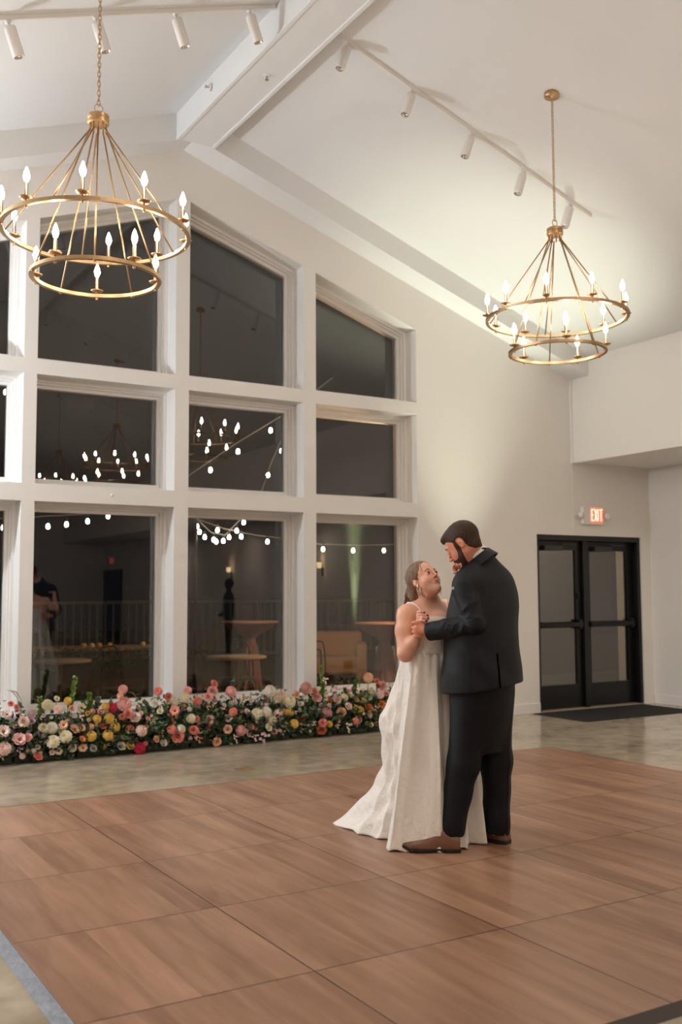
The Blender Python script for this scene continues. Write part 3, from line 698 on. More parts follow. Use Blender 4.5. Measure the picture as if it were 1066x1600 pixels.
for i in range(NA):
    cx = AX0+AW*(i+.5)
    t = thing('floral_arrangement', 'low floor arrangement with '+place_words[i], 'flower arrangement', (cx, 8.97, 0), group='floor arrangements under the windows')
    obj('tray', BX(-AW/2+.01, AW/2-.01, -.07, .12, 0, .07, bev=.01), mat('tray_green', (.02, .03, .02), .6), t)
    def mass(rg_, top=.36, fr=-.12, bk=.16):
        x = rg_.uniform(-AW/2+.03, AW/2-.03); u = rg_.random(); y = fr+(bk-fr)*u; zt = top*(1-.55*(1-u)**2)
        z = .02+zt*rg_.random()**.8
        return (x, y, z), (rg_.uniform(-.8, .8), rg_.uniform(-1.0, .3), rg_.uniform(-.3, .9))
    obj('foliage', leaf_cloud(700, lambda r: mass(r), (.045, .095), 30+i, .5), M_leafB, t)
    obj('fresh_greenery', leaf_cloud(230, lambda r: mass(r, .46, -.11), (.04, .09), 60+i, .5), M_leafA if i % 4 != 1 else M_sage, t)
    obj('filler_leaves', leaf_cloud(90, lambda r: mass(r, .50, -.06), (.025, .05), 90+i, .35), M_sage, t)
    arr.append(t)
def add_bloom(x, y, z, kind, col, d, face=None, stem=False):
    i = max(0, min(NA-1, int((x-AX0)/AW))); t = arr[i]
    o = bpy.data.objects.new(KN[kind], bloom(kind, col)); COL.objects.link(o); o.parent = t
    y -= .022; d *= 1.1; o.location = (x-t.location.x, y-t.location.y, z); o.scale = (d, d, d)
    f = Vector(face or (rg.uniform(-.7, .45), -1, rg.uniform(-.1, 1.0))).normalized()
    q = f.to_track_quat('Z', 'Y'); o.rotation_mode = 'QUATERNION'; o.rotation_quaternion = q
    if stem: obj('stem', TB([(x-t.location.x+rg.uniform(-.04, .04), y-t.location.y+.02, .12), (x-t.location.x, y-t.location.y+.012, z*.7), (x-t.location.x, y-t.location.y, z)], .0035, 6), M_stem, t, True)
    return o
counts = [0]*NA; taken = []
def free(x, z, d, k=.36):
    for (a, b, c) in taken:
        if (a-x)**2+(b-z)**2 < (k*(d+c))**2: return False
    return True
HERO = [ # px, py, diameter px, kind, colour
 (16,1100,8,'rose','coral'),(24,1105,8,'rose','coral'),(4,1143,16,'open','blush'),(6,1170,17,'pompon','blush'),(29,1156,17,'open','pink'),(37,1127,14,'rose','blush'),(43,1153,12,'rose','pink'),(48,1115,12,'pompon','lilac'),
 (57,1190,13,'rose','coral'),(66,1138,13,'rose','cream'),(80,1137,15,'pompon','white'),(73,1101,14,'pompon','cream'),(90,1108,12,'pompon','blush'),(102,1151,16,'pompon','cream'),(82,1159,17,'pompon','cream'),(64,1146,13,'pompon','lilac'),
 (98,1133,12,'open','peach'),(94,1141,11,'rose','cream'),(115,1140,14,'open','peach'),(87,1092,8,'rose','cream'),(105,1095,10,'pompon','yellow'),(110,1107,9,'rose','peach'),(126,1137,10,'open','peach'),(127,1155,9,'open','orange'),
 (142,1150,13,'pompon','yellow'),(150,1123,11,'pompon','yellow'),(163,1104,11,'pompon','yellow'),(175,1106,13,'pompon','magenta'),(169,1122,13,'pompon','yellow'),(178,1136,14,'pompon','yellow'),(167,1149,14,'pompon','yellow'),
 (191,1077,12,'pompon','pink'),(187,1087,9,'pompon','peach'),(193,1100,18,'pompon','pink'),(199,1116,13,'rose','coral'),(190,1120,9,'rose','coral'),(202,1140,12,'pompon','coral'),(217,1172,15,'pompon','magenta'),(219,1142,15,'pompon','blush'),
 (210,1122,15,'rose','blush'),(246,1080,11,'pompon','coral'),(261,1088,11,'rose','coral'),(292,1079,11,'pompon','pink'),(287,1089,13,'pompon','cream'),(272,1111,13,'open','coral'),(267,1140,12,'pompon','coral'),(276,1151,17,'rose','coral'),
 (242,1155,10,'rose','peach'),(297,1123,13,'pompon','cream'),(305,1123,10,'rose','coral'),(281,1139,12,'pompon','white'),(301,1140,12,'rose','coral'),(240,1099,9,'rose','cream'),(249,1112,9,'rose','cream'),
 (332,1069,11,'rose','coral'),(331,1079,14,'rose','pink'),(324,1090,13,'rose','pink'),(359,1081,15,'pompon','pink'),(363,1112,11,'pompon','coral'),(327,1124,12,'open','pink'),(355,1123,12,'open','blush'),(328,1133,9,'rose','coral'),
 (374,1141,14,'pompon','pink'),(355,1139,12,'rose','peach'),(337,1161,12,'rose','peach'),(304,1142,10,'pompon','coral'),(409,1152,16,'spray','lilac'),(397,1160,10,'spray','blush'),(365,1155,12,'spray','lilac'),
 (420,1080,16,'pompon','white'),(431,1090,14,'pompon','cream'),(438,1084,11,'rose','blush'),(449,1096,19,'pompon','cream'),(414,1113,15,'pompon','white'),(400,1116,16,'pompon','cream'),(421,1125,17,'pompon','cream'),(433,1115,12,'pompon','blush'),
 (442,1131,12,'pompon','cream'),(458,1131,12,'pompon','yellow'),(451,1113,11,'pompon','gold'),(443,1113,9,'rose','gold'),(417,1137,11,'rose','cream'),(461,1085,10,'rose','peach'),
 (476,1075,16,'pompon','dusty'),(489,1081,11,'rose','coral'),(493,1091,14,'rose','pink'),(508,1115,16,'pompon','mauve'),(501,1141,14,'rose','rust'),(503,1130,12,'rose','coral'),(513,1094,8,'rose','orange'),(506,1064,9,'spray','blush'),
 (522,1080,15,'spray','lilac'),(524,1093,13,'rose','blush'),(536,1090,11,'pompon','cream'),(565,1095,11,'pompon','peach'),(574,1059,13,'pompon','peach'),(588,1073,8,'rose','rust'),(595,1072,13,'rose','pink'),(587,1065,9,'rose','coral'),
 (574,1107,13,'rose','orange'),(594,1100,10,'rose','orange'),(560,1111,13,'pompon','gold'),(561,1119,13,'spray','blush'),(573,1117,12,'rose','blush'),(554,1127,10,'pompon','coral'),(540,1137,14,'spray','cream'),(532,1112,13,'rose','peach'),
 (526,1123,11,'open','peach'),(542,1104,11,'rose','blush'),(565,1095,9,'rose','blush'),(592,1085,12,'pompon','blush'),(584,1108,12,'spray','lilac'),(595,1108,11,'rose','peach'),(513,1131,9,'pompon','yellow'),(470,1124,9,'rose','rust')]
for px, py, dpx, kind, col in HERO:
    # depth in the bank: low blooms sit further forward
    y = 8.86 if py > 1150-(px/600)*25 else (8.92 if py > 1105-(px/600)*10 else 9.0)
    p = px2w(px, py, y); d = dpx/1564*(p-Vector((0, 0, CAM_H))).length*1.12
    add_bloom(p.x, p.y, max(.05, p.z), kind, col, d, stem=(py < 1098)); taken.append((p.x, p.z, d)); counts[max(0, min(NA-1, int((p.x-AX0)/AW)))] += 1
tries = 0
while tries < 9000:
    tries += 1
    x = rg.uniform(AX0, AX1); i = min(NA-1, int((x-AX0)/AW))
    if counts[i] >= 38: continue
    big = rg.random() < .35; d = rg.uniform(.06, .085) if big else rg.uniform(.03, .052)
    z = rg.uniform(.07, .44); y = 8.84+.16*(z/.42)+rg.uniform(-.01, .03)
    if not free(x, z, d, .46): continue
    kind = rg.choice(['pompon', 'rose', 'rose', 'open']) if big else rg.choice(['rose', 'spray', 'pompon', 'rose'])
    add_bloom(x, y, z, kind, rg.choice(PAL[i]+['white', 'blush', 'cream']), d*(1.3 if kind == 'spray' else 1)); taken.append((x, z, d)); counts[i] += 1
# tall green spires and dry grasses
def spire(px, py0, py1, lean=0, y=9.02, name='green_spire', m=None):
    a, b = px2w(px, py0, y), px2w(px+lean, py1, y); i = max(0, min(NA-1, int((a.x-AX0)/AW))); t = arr[i]; rr = random.Random(px)
    def f(r):
        u = r.random(); p = a.lerp(b, u)-Vector(t.location); an = r.uniform(0, 2*PI); return (p.x, p.y, p.z), (math.cos(an), math.sin(an), .5)
    V, Fc = leaf_cloud(130, f, (.02, .036), px, .8); s = obj(name, (V, Fc), m or M_bells, t)
    obj('stem', TB([a-Vector(t.location)-Vector((0, 0, .15)), a-Vector(t.location), b-Vector(t.location)], .003, 6), M_stem, t)
M_bells = mat('bell_green', (.20, .30, .06), .5, noise=.3, nscale=20)
spire(62, 1125, 1089, 0); spire(108, 1108, 1095, 4); spire(112, 1096, 1058, 6); spire(137, 1120, 1083, 3); spire(142, 1110, 1095, 0); spire(505, 1092, 1040, -3); spire(500, 1105, 1070, 6); spire(487, 1150, 1120, 0, 8.9)
spire(150, 1108, 1090, 4, 9.02, 'sage_sprig', M_sage); spire(366, 1090, 1064, -3, 9.02, 'sage_sprig', M_sage); spire(552, 1100, 1062, 4, 9.02, 'leafy_sprig', M_leafA); spire(545, 1100, 1075, -6, 9.02, 'leafy_sprig', M_leafA)
for px in (28, 33, 215, 590):
    a = px2w(px, 1115, 9.0); i = max(0, min(NA-1, int((a.x-AX0)/AW))); t = arr[i]; L = Vector(t.location)
    pts = [a-L, a-L+Vector((-.0, 0, .12)), a-L+Vector((-.05, -.02, .19)), a-L+Vector((-.11, -.03, .215))]
    obj('dry_grass_stem', TB(pts, [.0015, .0015, .005, .001], 6), mat('dry_grass', (.3, .22, .13), .7), t, True)
# ------------------------------------------------------------------ the couple: bodies and clothes grown as smooth blended solids
OD = 5.78                                       # distance of the couple from the lens along the view
Fh = Vector((math.sin(YAW), math.cos(YAW), 0)); Xh = Vector((math.cos(YAW), -math.sin(YAW), 0))
_d = fwd + r2*((700-533)/FPX); ORG = Vector((0, 0, 0))+_d*(OD/_d.dot(Fh)); ORG.z = 0
def loc(px, py, v):
    """local point (right, away, up) of the figure frame"""
    d = fwd + r2*((px-533)/FPX) + u2*((800-py)/FPX); w = Vector((0, 0, CAM_H))+d*((OD+v)/d.dot(Fh)); q = w-ORG
    return np.array([q.dot(Xh), v, w.z])
def floor_loc(px, py):
    d = fwd + r2*((px-533)/FPX) + u2*((800-py)/FPX); w = Vector((0, 0, CAM_H))+d*(-CAM_H/d.z); q = w-ORG
    return np.array([q.dot(Xh), q.dot(Fh), 0])
FM4 = Matrix(((Xh.x, Fh.x, 0, ORG.x), (Xh.y, Fh.y, 0, ORG.y), (0, 0, 1, 0), (0, 0, 0, 1)))

def smin(a, b, k):
    h = np.clip(.5+.5*(b-a)/k, 0, 1); return b*(1-h)+a*h-k*h*(1-h)
def smax(a, b, k): return -smin(-a, -b, k)
def cap(P, a, b, r1, r2_=None):
    r2_ = r1 if r2_ is None else r2_; a = np.asarray(a, np.float32); b = np.asarray(b, np.float32); ab = b-a
    t = np.clip(((P-a)@ab)/max(1e-9, ab@ab), 0, 1); return np.linalg.norm(P-a-t[:, None]*ab, axis=1)-(r1+(r2_-r1)*t)
def chain(P, pts, rs, k=.01):
    d = None
    for i in range(len(pts)-1):
        c = cap(P, pts[i], pts[i+1], rs[i], rs[i+1]); d = c if d is None else (np.minimum(d, c) if k == 0 else smin(d, c, k))
    return d
def ell(P, c, r, R=None):
    q = P-np.asarray(c, np.float32)
    if R is not None: q = q@R          # columns of R are the ellipsoid axes
    r = np.asarray(r, np.float32); k0 = np.linalg.norm(q/r, axis=1); k1 = np.linalg.norm(q/(r*r), axis=1)+1e-9
    return k0*(k0-1)/k1
def loft(P, rows, ang=None, e=2.3):
    """rows (z, cu, cv, half lateral, half depth, angle) -> upright body with elliptic sections"""
    rows = sorted(rows); Z = [r[0] for r in rows]; z = P[:, 2]
    g = [np.interp(z, Z, [r[i] for r in rows]) for i in range(1, 6)]
    du, dv = P[:, 0]-g[0], P[:, 1]-g[1]; ca, sa = np.cos(g[4]), np.sin(g[4])
    x = du*ca+dv*sa; y = -du*sa+dv*ca
    k = (np.abs(x/g[2])**e+np.abs(y/g[3])**e)**(1/e)
    d = (k-1)*np.minimum(g[2], g[3])
    return np.maximum(d, np.maximum(Z[0]-z, z-Z[-1]))
def smooth_rows(rows, n=40):
    rows = sorted(rows); Z = np.array([r[0] for r in rows]); zz = np.linspace(Z[0], Z[-1], n); out = []
    for z in zz:
        v = []
        for i in range(1, 6):
            ys = np.array([r[i] for r in rows]); s = 0; w = 0
            for dz in np.linspace(-.03, .03, 7): s += np.interp(z+dz, Z, ys)
            v.append(s/7)
        out.append((z, *v))
    return out

def mesh_sdf(name, f, lo, hi, h, m, parent=None, smooth_it=1):
    lo = np.asarray(lo, float); hi = np.asarray(hi, float); B = 8
    nb = np.ceil((hi-lo)/(h*B)).astype(int); n = nb*B
    S = h*B
    cx = [lo[i]+S*(np.arange(nb[i])+.5) for i in range(3)]
    G = np.stack(np.meshgrid(*cx, indexing='ij'), -1).reshape(-1, 3).astype(np.float32)
    v = f(G); keep = np.abs(v) < S*1.35
    A = np.repeat(np.repeat(np.repeat(np.where(v.reshape(nb) < 0, -1., 1.).astype(np.float32), B, 0), B, 1), B, 2)
    idx = np.argwhere(keep.reshape(nb))
    off = (np.stack(np.meshgrid(*[np.arange(B)]*3, indexing='ij'), -1).reshape(-1, 3))
    for s in range(0, len(idx), 400):
        I = (idx[s:s+400, None, :]*B+off[None]).reshape(-1, 3)
        A[I[:, 0], I[:, 1], I[:, 2]] = f((lo+I*h).astype(np.float32))
    neg = A < 0
    c = neg[:-1, :-1, :-1].astype(np.int8)
    cnt = np.zeros_like(c)
    for dx in (0, 1):
        for dy in (0, 1):
            for dz in (0, 1): cnt += neg[dx:n[0]-1+dx, dy:n[1]-1+dy, dz:n[2]-1+dz]
    act = np.argwhere((cnt > 0) & (cnt < 8))
    vid = -np.ones(c.shape, np.int32); vid[act[:, 0], act[:, 1], act[:, 2]] = np.arange(len(act))
    acc = np.zeros((len(act), 3)); num = np.zeros(len(act))
    cor = [(0, 0, 0), (1, 0, 0), (0, 1, 0), (1, 1, 0), (0, 0, 1), (1, 0, 1), (0, 1, 1), (1, 1, 1)]
    for a in range(8):
        for b in range(a+1, 8):
            d = np.array(cor[b])-np.array(cor[a])
            if abs(d).sum() != 1: continue
            pa = act+cor[a]; pb = act+cor[b]; va = A[pa[:, 0], pa[:, 1], pa[:, 2]]; vb = A[pb[:, 0], pb[:, 1], pb[:, 2]]
            x = (va < 0) != (vb < 0); t = np.where(x, va/(va-vb+1e-12), 0); acc += np.where(x[:, None], np.array(cor[a])+t[:, None]*d, 0); num += x
    V = lo+(act+acc/num[:, None])*h
    quads = []
    for ax in range(3):
        sl0 = [slice(1, None)]*3; a_, b_ = [i for i in range(3) if i != ax]
        N0 = neg; sh = [slice(None)]*3; sh2 = [slice(None)]*3; sh[ax] = slice(0, -1); sh2[ax] = slice(1, None)
        e = np.argwhere(N0[tuple(sh)] != N0[tuple(sh2)])
        e = e[(e[:, a_] > 0) & (e[:, b_] > 0) & (e[:, a_] < n[a_]-1) & (e[:, b_] < n[b_]-1)]
        s = N0[e[:, 0], e[:, 1], e[:, 2]]
        def id_(da, db):
            q = e.copy(); q[:, a_] += da; q[:, b_] += db; return vid[q[:, 0], q[:, 1], q[:, 2]]
        Q = np.stack([id_(-1, -1), id_(0, -1), id_(0, 0), id_(-1, 0)], 1)
        flip = s if ax != 1 else ~s
        Q[~flip] = Q[~flip][:, ::-1]; quads.append(Q)
    Q = np.concatenate(quads); Q = Q[(Q >= 0).all(1)]
    for _ in range(smooth_it):          # light Laplacian pass
        sm = np.zeros_like(V); ct = np.zeros(len(V))
        for i in range(4):
            np.add.at(sm, Q[:, i], V[Q[:, (i+1) % 4]]); np.add.at(ct, Q[:, i], 1)
        V = V*.5+.5*sm/np.maximum(ct, 1)[:, None]
    me = bpy.data.meshes.new(name); me.vertices.add(len(V)); me.vertices.foreach_set('co', V.astype(np.float32).ravel())
    me.loops.add(Q.size); me.loops.foreach_set('vertex_index', Q.ravel().astype(np.int32)); me.polygons.add(len(Q))
    me.polygons.foreach_set('loop_start', np.arange(0, Q.size, 4, dtype=np.int32)); me.polygons.foreach_set('loop_total', np.full(len(Q), 4, np.int32))
    me.update(calc_edges=True); me.validate(); me.shade_smooth(); me.materials.append(m)
    o = bpy.data.objects.new(name, me); COL.objects.link(o)
    if parent: o.parent = parent
    return o

def frame_head(f):
    """head axes (forward, left, up) from yaw direction and pitch"""
    fu, fv, pit, roll = f; n_ = math.hypot(fu, fv); fu /= n_; fv /= n_
    F = np.array([fu*math.cos(pit), fv*math.cos(pit), math.sin(pit)]); Lf = np.array([-fv, fu, 0.]); U = np.cross(F, Lf)
    L2 = Lf*math.cos(roll)+U*math.sin(roll); U2 = np.cross(F, L2)
    return np.stack([F, L2, U2], 1)
def head_sdf(P, C, R, sc, fem=False, ears=(1, -1)):
    q = ((P-C.astype(np.float32))@R.astype(np.float32))/sc
    d = ell(q, (-.012, 0, .035), (.098, .076, .086))
    d = smin(d, ell(q, (.028, 0, -.035), (.064, .060 if fem else .058, .085)), .03)
    for s in (-1, 1):
        d = smin(d, cap(q, (.002, s*(.044 if fem else .048), -.052), (.066, s*.010, -.098), .018 if fem else .019, .017 if fem else .019), .025)
        d = smin(d, ell(q, (.054, s*.034, -.034), (.029, .025, .028) if fem else (.026, .022, .026)), .022)
    d = smin(d, ell(q, (.070, 0, -.100), (.021, .022, .018)), .018)
    if fem: d = smin(d, ell(q, (.020, 0, -.100), (.038, .036, .018)), .025)
    d = smin(d, cap(q, (.080, -.034, .020), (.080, .034, .020), .011 if not fem else .009), .016)
    for s in (-1, 1): d = smax(d, -(np.linalg.norm(q-np.array([.104, s*.033, .000], np.float32), axis=1)-.018), .012)
    for s in (-1, 1): d = smin(d, ell(q, (.079, s*.032, .0), (.013, .016, .0125)), .004)
    d = smin(d, cap(q, (.088, 0, .014), (.108 if fem else .111, 0, -.024), .0070, .0090 if fem else .0105), .009)
    for s in (-1, 1): d = smin(d, ell(q, (.100, s*.0105, -.031), (.010, .007, .0075)), .006)
    d = smin(d, cap(q, (.087, -.020, -.060), (.096, 0, -.056), .0045, .006), .006); d = smin(d, cap(q, (.087, .020, -.060), (.096, 0, -.056), .0045, .006), .006)
    d = smin(d, cap(q, (.087, -.014, -.069), (.087, .014, -.069), .0075), .007)
    d = smax(d, -cap(q, (.099, -.022, -.0625), (.099, .022, -.0625), .0028), .003)
    for s in ears:
        e = ell(q, (-.010, s*.0765, -.010), (.0150, .0085, .0255)); e = smax(e, -ell(q, (-.006, s*.086, -.008), (.0085, .0075, .0165)), .003); d = smin(d, e, .008)
    return d*sc
def hpt(C, R, sc, p): return C+R@(np.array(p)*sc)

M_skinB = mat('skin_fair', (.83, .445, .315), .48, sss=.12, noise=.06, nscale=9)
M_skinG = mat('skin_ruddy', (.75, .305, .20), .5, sss=.12, noise=.08, nscale=9)
M_lips = mat('lips', (.58, .19, .16), .35)
M_eye = mat('eye_white', (.62, .58, .54), .25); M_iris = mat('iris_brown', (.03, .018, .012), .2)
M_suit = mat('navy_wool', (.0028, .0042, .0088), .6, spec=.35, sheen=.0, noise=.25, nscale=300, bump=.25, bscale=500)
M_shirt = mat('white_shirt', (.75, .72, .70), .7)
M_shoe = mat('brown_leather', (.20, .085, .048), .32, noise=.35, nscale=12, coat=.3)
M_sole = mat('dark_sole', (.015, .010, .008), .5)
def hair_mat(name, a, b, sc):
    m = bpy.data.materials.new(name); m.use_nodes = True; nt = m.node_tree; p = nt.nodes['Principled BSDF']; tc = nt.nodes.new('ShaderNodeTexCoord'); L = nt.links.new
    mp = nt.nodes.new('ShaderNodeMapping'); mp.inputs['Scale'].default_value = sc; L(tc.outputs['Object'], mp.inputs[0])
    n = nt.nodes.new('ShaderNodeTexNoise'); n.inputs['Scale'].default_value = 1; n.inputs['Detail'].default_value = 6; n.inputs['Distortion'].default_value = 1.0; L(mp.outputs[0], n.inputs['Vector'])
    c = nt.nodes.new('ShaderNodeValToRGB'); c.color_ramp.elements[0].position = .35; c.color_ramp.elements[1].position = .68; c.color_ramp.elements[0].color = (*a, 1); c.color_ramp.elements[1].color = (*b, 1)
    L(n.outputs['Fac'], c.inputs[0]); L(c.outputs[0], p.inputs['Base Color']); p.inputs['Roughness'].default_value = .55; p.inputs['Specular IOR Level'].default_value = .3
    bp = nt.nodes.new('ShaderNodeBump'); bp.inputs['Strength'].default_value = .7; bp.inputs['Distance'].default_value = .006; L(n.outputs['Fac'], bp.inputs['Height']); L(bp.outputs['Normal'], p.inputs['Normal'])
    return m
M_hairB = hair_mat('hair_light_brown', (.10, .055, .033), (.34, .21, .13), (150, 150, 22))
M_tendril = hair_mat('hair_blonde_strand', (.30, .19, .12), (.62, .46, .33), (150, 150, 22))
M_hairG = hair_mat('hair_dark_brown', (.020, .010, .0055), (.085, .042, .023), (160, 160, 160))
M_beard = hair_mat('beard_brown', (.022, .011, .007), (.085, .042, .024), (220, 220, 220))
def dress_mat():
    m = bpy.data.materials.new('ivory_jacquard'); m.use_nodes = True; nt = m.node_tree; p = nt.nodes['Principled BSDF']; L = nt.links.new
    p.inputs['Base Color'].default_value = (.93, .89, .83, 1); p.inputs['Roughness'].default_value = .55; p.inputs['Sheen Weight'].default_value = .2
    tc = nt.nodes.new('ShaderNodeTexCoord'); v = nt.nodes.new('ShaderNodeTexVoronoi'); v.inputs['Scale'].default_value = 34; v.feature = 'SMOOTH_F1'
    n = nt.nodes.new('ShaderNodeTexNoise'); n.inputs['Scale'].default_value = 28; n.inputs['Detail'].default_value = 3; L(tc.outputs['Object'], n.inputs['Vector'])
    mx = nt.nodes.new('ShaderNodeVectorMath'); mx.operation = 'MULTIPLY_ADD'; L(n.outputs['Color'], mx.inputs[0]); mx.inputs[1].default_value = (.05, .05, .05); L(tc.outputs['Object'], mx.inputs[2]); L(mx.outputs[0], v.inputs['Vector'])
    bp = nt.nodes.new('ShaderNodeBump'); bp.inputs['Strength'].default_value = .5; bp.inputs['Distance'].default_value = .008; L(v.outputs['Distance'], bp.inputs['Height']); L(bp.outputs['Normal'], p.inputs['Normal'])
    return m
M_dress = dress_mat()
M_nail = mat('red_nails', (.16, .01, .02), .25)

# ================= groom
TG = rad(-40)                 # lateral axis of the torso (from his left shoulder to his right) turned in plan
gC = loc(724, 850, -.02); gR = frame_head((-.90, .42, rad(-37), 0)); gS = 1.06
def z_(py): return float(loc(750, py, 0)[2])
def u_(px): return float(loc(px, 950, 0)[0])
la = rad(42)                  # lateral axis direction: (cos, sin) points to his right shoulder (right, away)
tors = smooth_rows([(z_(1095), u_(753), .0, .185, .150, la), (z_(1060), u_(752), .0, .200, .155, la), (z_(1010), u_(750), .0, .195, .15, la), (z_(960), u_(754), .0, .215, .15, la), (z_(925), u_(757), .01, .215, .135, la), (z_(900), u_(758), .01, .185, .115, la), (z_(880), u_(755), .0, .10, .08, la), (z_(862), u_(749), .0, .055, .055, la)])
LS = loc(727, 912, -.13); RS = loc(781, 908, .15)           # shoulders
LE = loc(742, 975, -.20); LW = loc(670, 987, -.065)          # near arm: elbow, wrist
RE = loc(752, 985, .33); RW = loc(690, 1003, .46)
hipL, hipR = loc(737, 1085, -.06), loc(770, 1085, .07)
kneeL, kneeR = loc(724, 1195, -.05), loc(776, 1190, .10)
ankL, ankR = loc(699, 1301, -.06), loc(776, 1299, .10)
# near hand: back of the hand to the lens, fingers wrapping away round her hand
PL = loc(657, 984, -.062)
def g_hand(P):
    d = cap(P, LW, loc(662, 986, -.06), .027, .030)
    d = smin(d, ell(P, loc(656, 984, -.058), (.036, .022, .044)), .016)
    base = [(651, 975), (649.5, 981), (650, 987), (652.5, 993)]; tips = [(655, 972), (654, 979), (655, 985), (657, 991)]
    for i, ((bx, by), (tx, ty)) in enumerate(zip(base, tips)):
        k = loc(bx+1, by, -.062); m1 = loc(bx-3.8, by+.5, -.035); m2 = loc(bx-3.4, by+.5, -.006); t = loc(tx-1, ty, .012)
        d = smin(d, chain(P, [loc(656, by, -.055), k, m1, m2, t], [.012, .0115, .0105, .0095, .0085][:5], .003), .004)
    d = smin(d, chain(P, [loc(662, 977, -.06), loc(655, 972, -.064), loc(649, 972.5, -.060), loc(644.5, 973.5, -.052)], [.016, .0125, .0105, .009], .004), .008)
    return d
def g_rhand(P):
    w = RW; d = cap(P, w, w+np.array([-.05, .0, .0]), .026, .030); c = w+np.array([-.085, -.005, .005]); d = smin(d, ell(P, c, (.045, .016, .040)), .015)
    for i in range(4):
        z = .032-.021*i; a = c+np.array([-.03, 0, z]); L = (.07, .078, .073, .058)[i]
        d = smin(d, chain(P, [a, a+np.array([-L*.5, .0, .004]), a+np.array([-L, -.02, .004])], [.0105, .0095, .008], .003), .004)
    d = smin(d, chain(P, [c+np.array([.02, -.005, .03]), c+np.array([-.005, -.01, .062]), c+np.array([-.03, -.015, .08])], [.013, .011, .009], .004), .008)
    return d
def groom_body(P):
    d = head_sdf(P, gC, gR, gS)
    d = smin(d, chain(P, [hpt(gC, gR, gS, (-.03, 0, -.03)), loc(741.5, 868, .0), loc(750, 892, .0)], [.059, .060, .072], .02), .025)
    d = smin(d, loft(P, [(r[0], r[1], r[2], r[3]-.02, r[4]-.02, r[5]) for r in tors]), .02)
    d = smin(d, chain(P, [LS, LE, LW], [.055, .043, .027], .02), .02); d = smin(d, chain(P, [RS, RE, RW], [.055, .043, .027], .02), .02)
    for h_, k_, a_ in ((hipL, kneeL, ankL), (hipR, kneeR, ankR)): d = smin(d, chain(P, [h_, k_, a_, a_-np.array([0, 0, .04])], [.085, .055, .030, .026], .02), .03)
    d = smin(d, g_hand(P), .008); d = smin(d, g_rhand(P), .008)
    return d
lo = np.array([-.32, -.35, .02]); hi = np.array([.50, .60, 1.92])
groom = mesh_sdf('person', groom_body, lo, hi, .0036, M_skinG)
tag(groom, 'man with dark beard in a navy suit and brown shoes, looking down', 'person')

def in_head(P): return ((P-gC.astype(np.float32))@gR.astype(np.float32))/gS
def g_hair(P):
    q = in_head(P)
    d = ell(q, (-.013, 0, .034), (.1025, .079, .090))
    d = smin(d, ell(q, (.044, 0, .080), (.050, .058, .026)), .02)
    # hairline: front edge, temple, round the ear and down to the nape
    nb = smin(head_sdf(P, gC, gR, gS), chain(P, [hpt(gC, gR, gS, (-.03, 0, -.03)), loc(741.5, 868, .0)], [.059, .060], .02), .025)/gS-.0035
    d = smin(d, np.maximum(nb, q[:, 0]+.028), .004)
    line = np.interp(q[:, 0], [-.12, -.05, -.032, -.020, .018, .030, .058, .080, .10], [-.082, -.070, -.045, -.010, -.020, .030, .052, .060, .066])-q[:, 2]
    d = smax(d, line*.8, .006)
    n = np.sin(q[:, 0]*260+q[:, 1]*90)*np.sin(q[:, 1]*240)*np.sin(q[:, 2]*210)*.0012
    ear = ell(q, (-.006, .082, -.006), (.026, .03, .036)); d = smax(d, -ear, .004); d = smax(d, -ell(q, (-.006, -.082, -.006), (.026, .03, .036)), .004)
    return (d+n)*gS
mesh_sdf('hair', g_hair, gC-.17, gC+.17, .003, M_hairG, groom)
def g_beard(P):
    q = in_head(P); d = smin(ell(q, (.030, 0, -.036), (.066, .0625, .088)), ell(q, (.0, 0, .01), (.085, .0775, .075)), .01)
    for s in (-1, 1): d = smin(d, cap(q, (.004, s*.051, -.050), (.066, s*.014, -.100), .0215, .022), .022)
    d = smin(d, ell(q, (.076, 0, -.106), (.026, .028, .023)), .018)
    d = smin(d, cap(q, (.092, -.019, -.050), (.092, .019, -.050), .007), .008)
    top = q[:, 2]-np.interp(q[:, 0], [.0, .028, .038, .055, .075, .10], [.022, .022, -.026, -.050, -.046, -.046])
    d = smax(d, top*.8, .005); d = smax(d, -(q[:, 0]-.010+.25*np.minimum(0, q[:, 2]+.03)), .005)
    d = smax(d, -ell(q, (.105, 0, -.064), (.018, .021, .0105)), .004)
    n = np.sin(q[:, 0]*330)*np.sin(q[:, 1]*300)*np.sin(q[:, 2]*320)*.0012
    return (d+n)*gS
mesh_sdf('beard', g_beard, gC-.17, gC+.17, .003, M_beard, groom)
def eye(C, R, sc, s, parent, r=.0098):
    p = hpt(C, R, sc, (.0805, s*.032, 0)); F = Vector(R[:, 0]); q = F.to_track_quat('Z', 'Y').to_matrix().to_4x4()
    bm = LT([(0, -r), (r*.7, -r*.7), (r, 0), (r*.7, r*.7), (0, r)], 16, capb=False, capt=False); bmesh.ops.subdivide_edges(bm, edges=bm.edges, cuts=1)
    for v in bm.verts: v.co = v.co.normalized()*r*1.22
    bm.transform(Matrix.Translation(Vector(p)) @ q); e = obj('eye', bm, M_eye, parent, True)
    bm = LT([(0, r*1.25), (.003, r*1.235), (.0062, r*1.10), (.0062, r*1.02), (0, r*1.0)], 14, capb=False, capt=False); bm.transform(Matrix.Translation(Vector(p)) @ q); obj('iris', bm, M_iris, e, True)
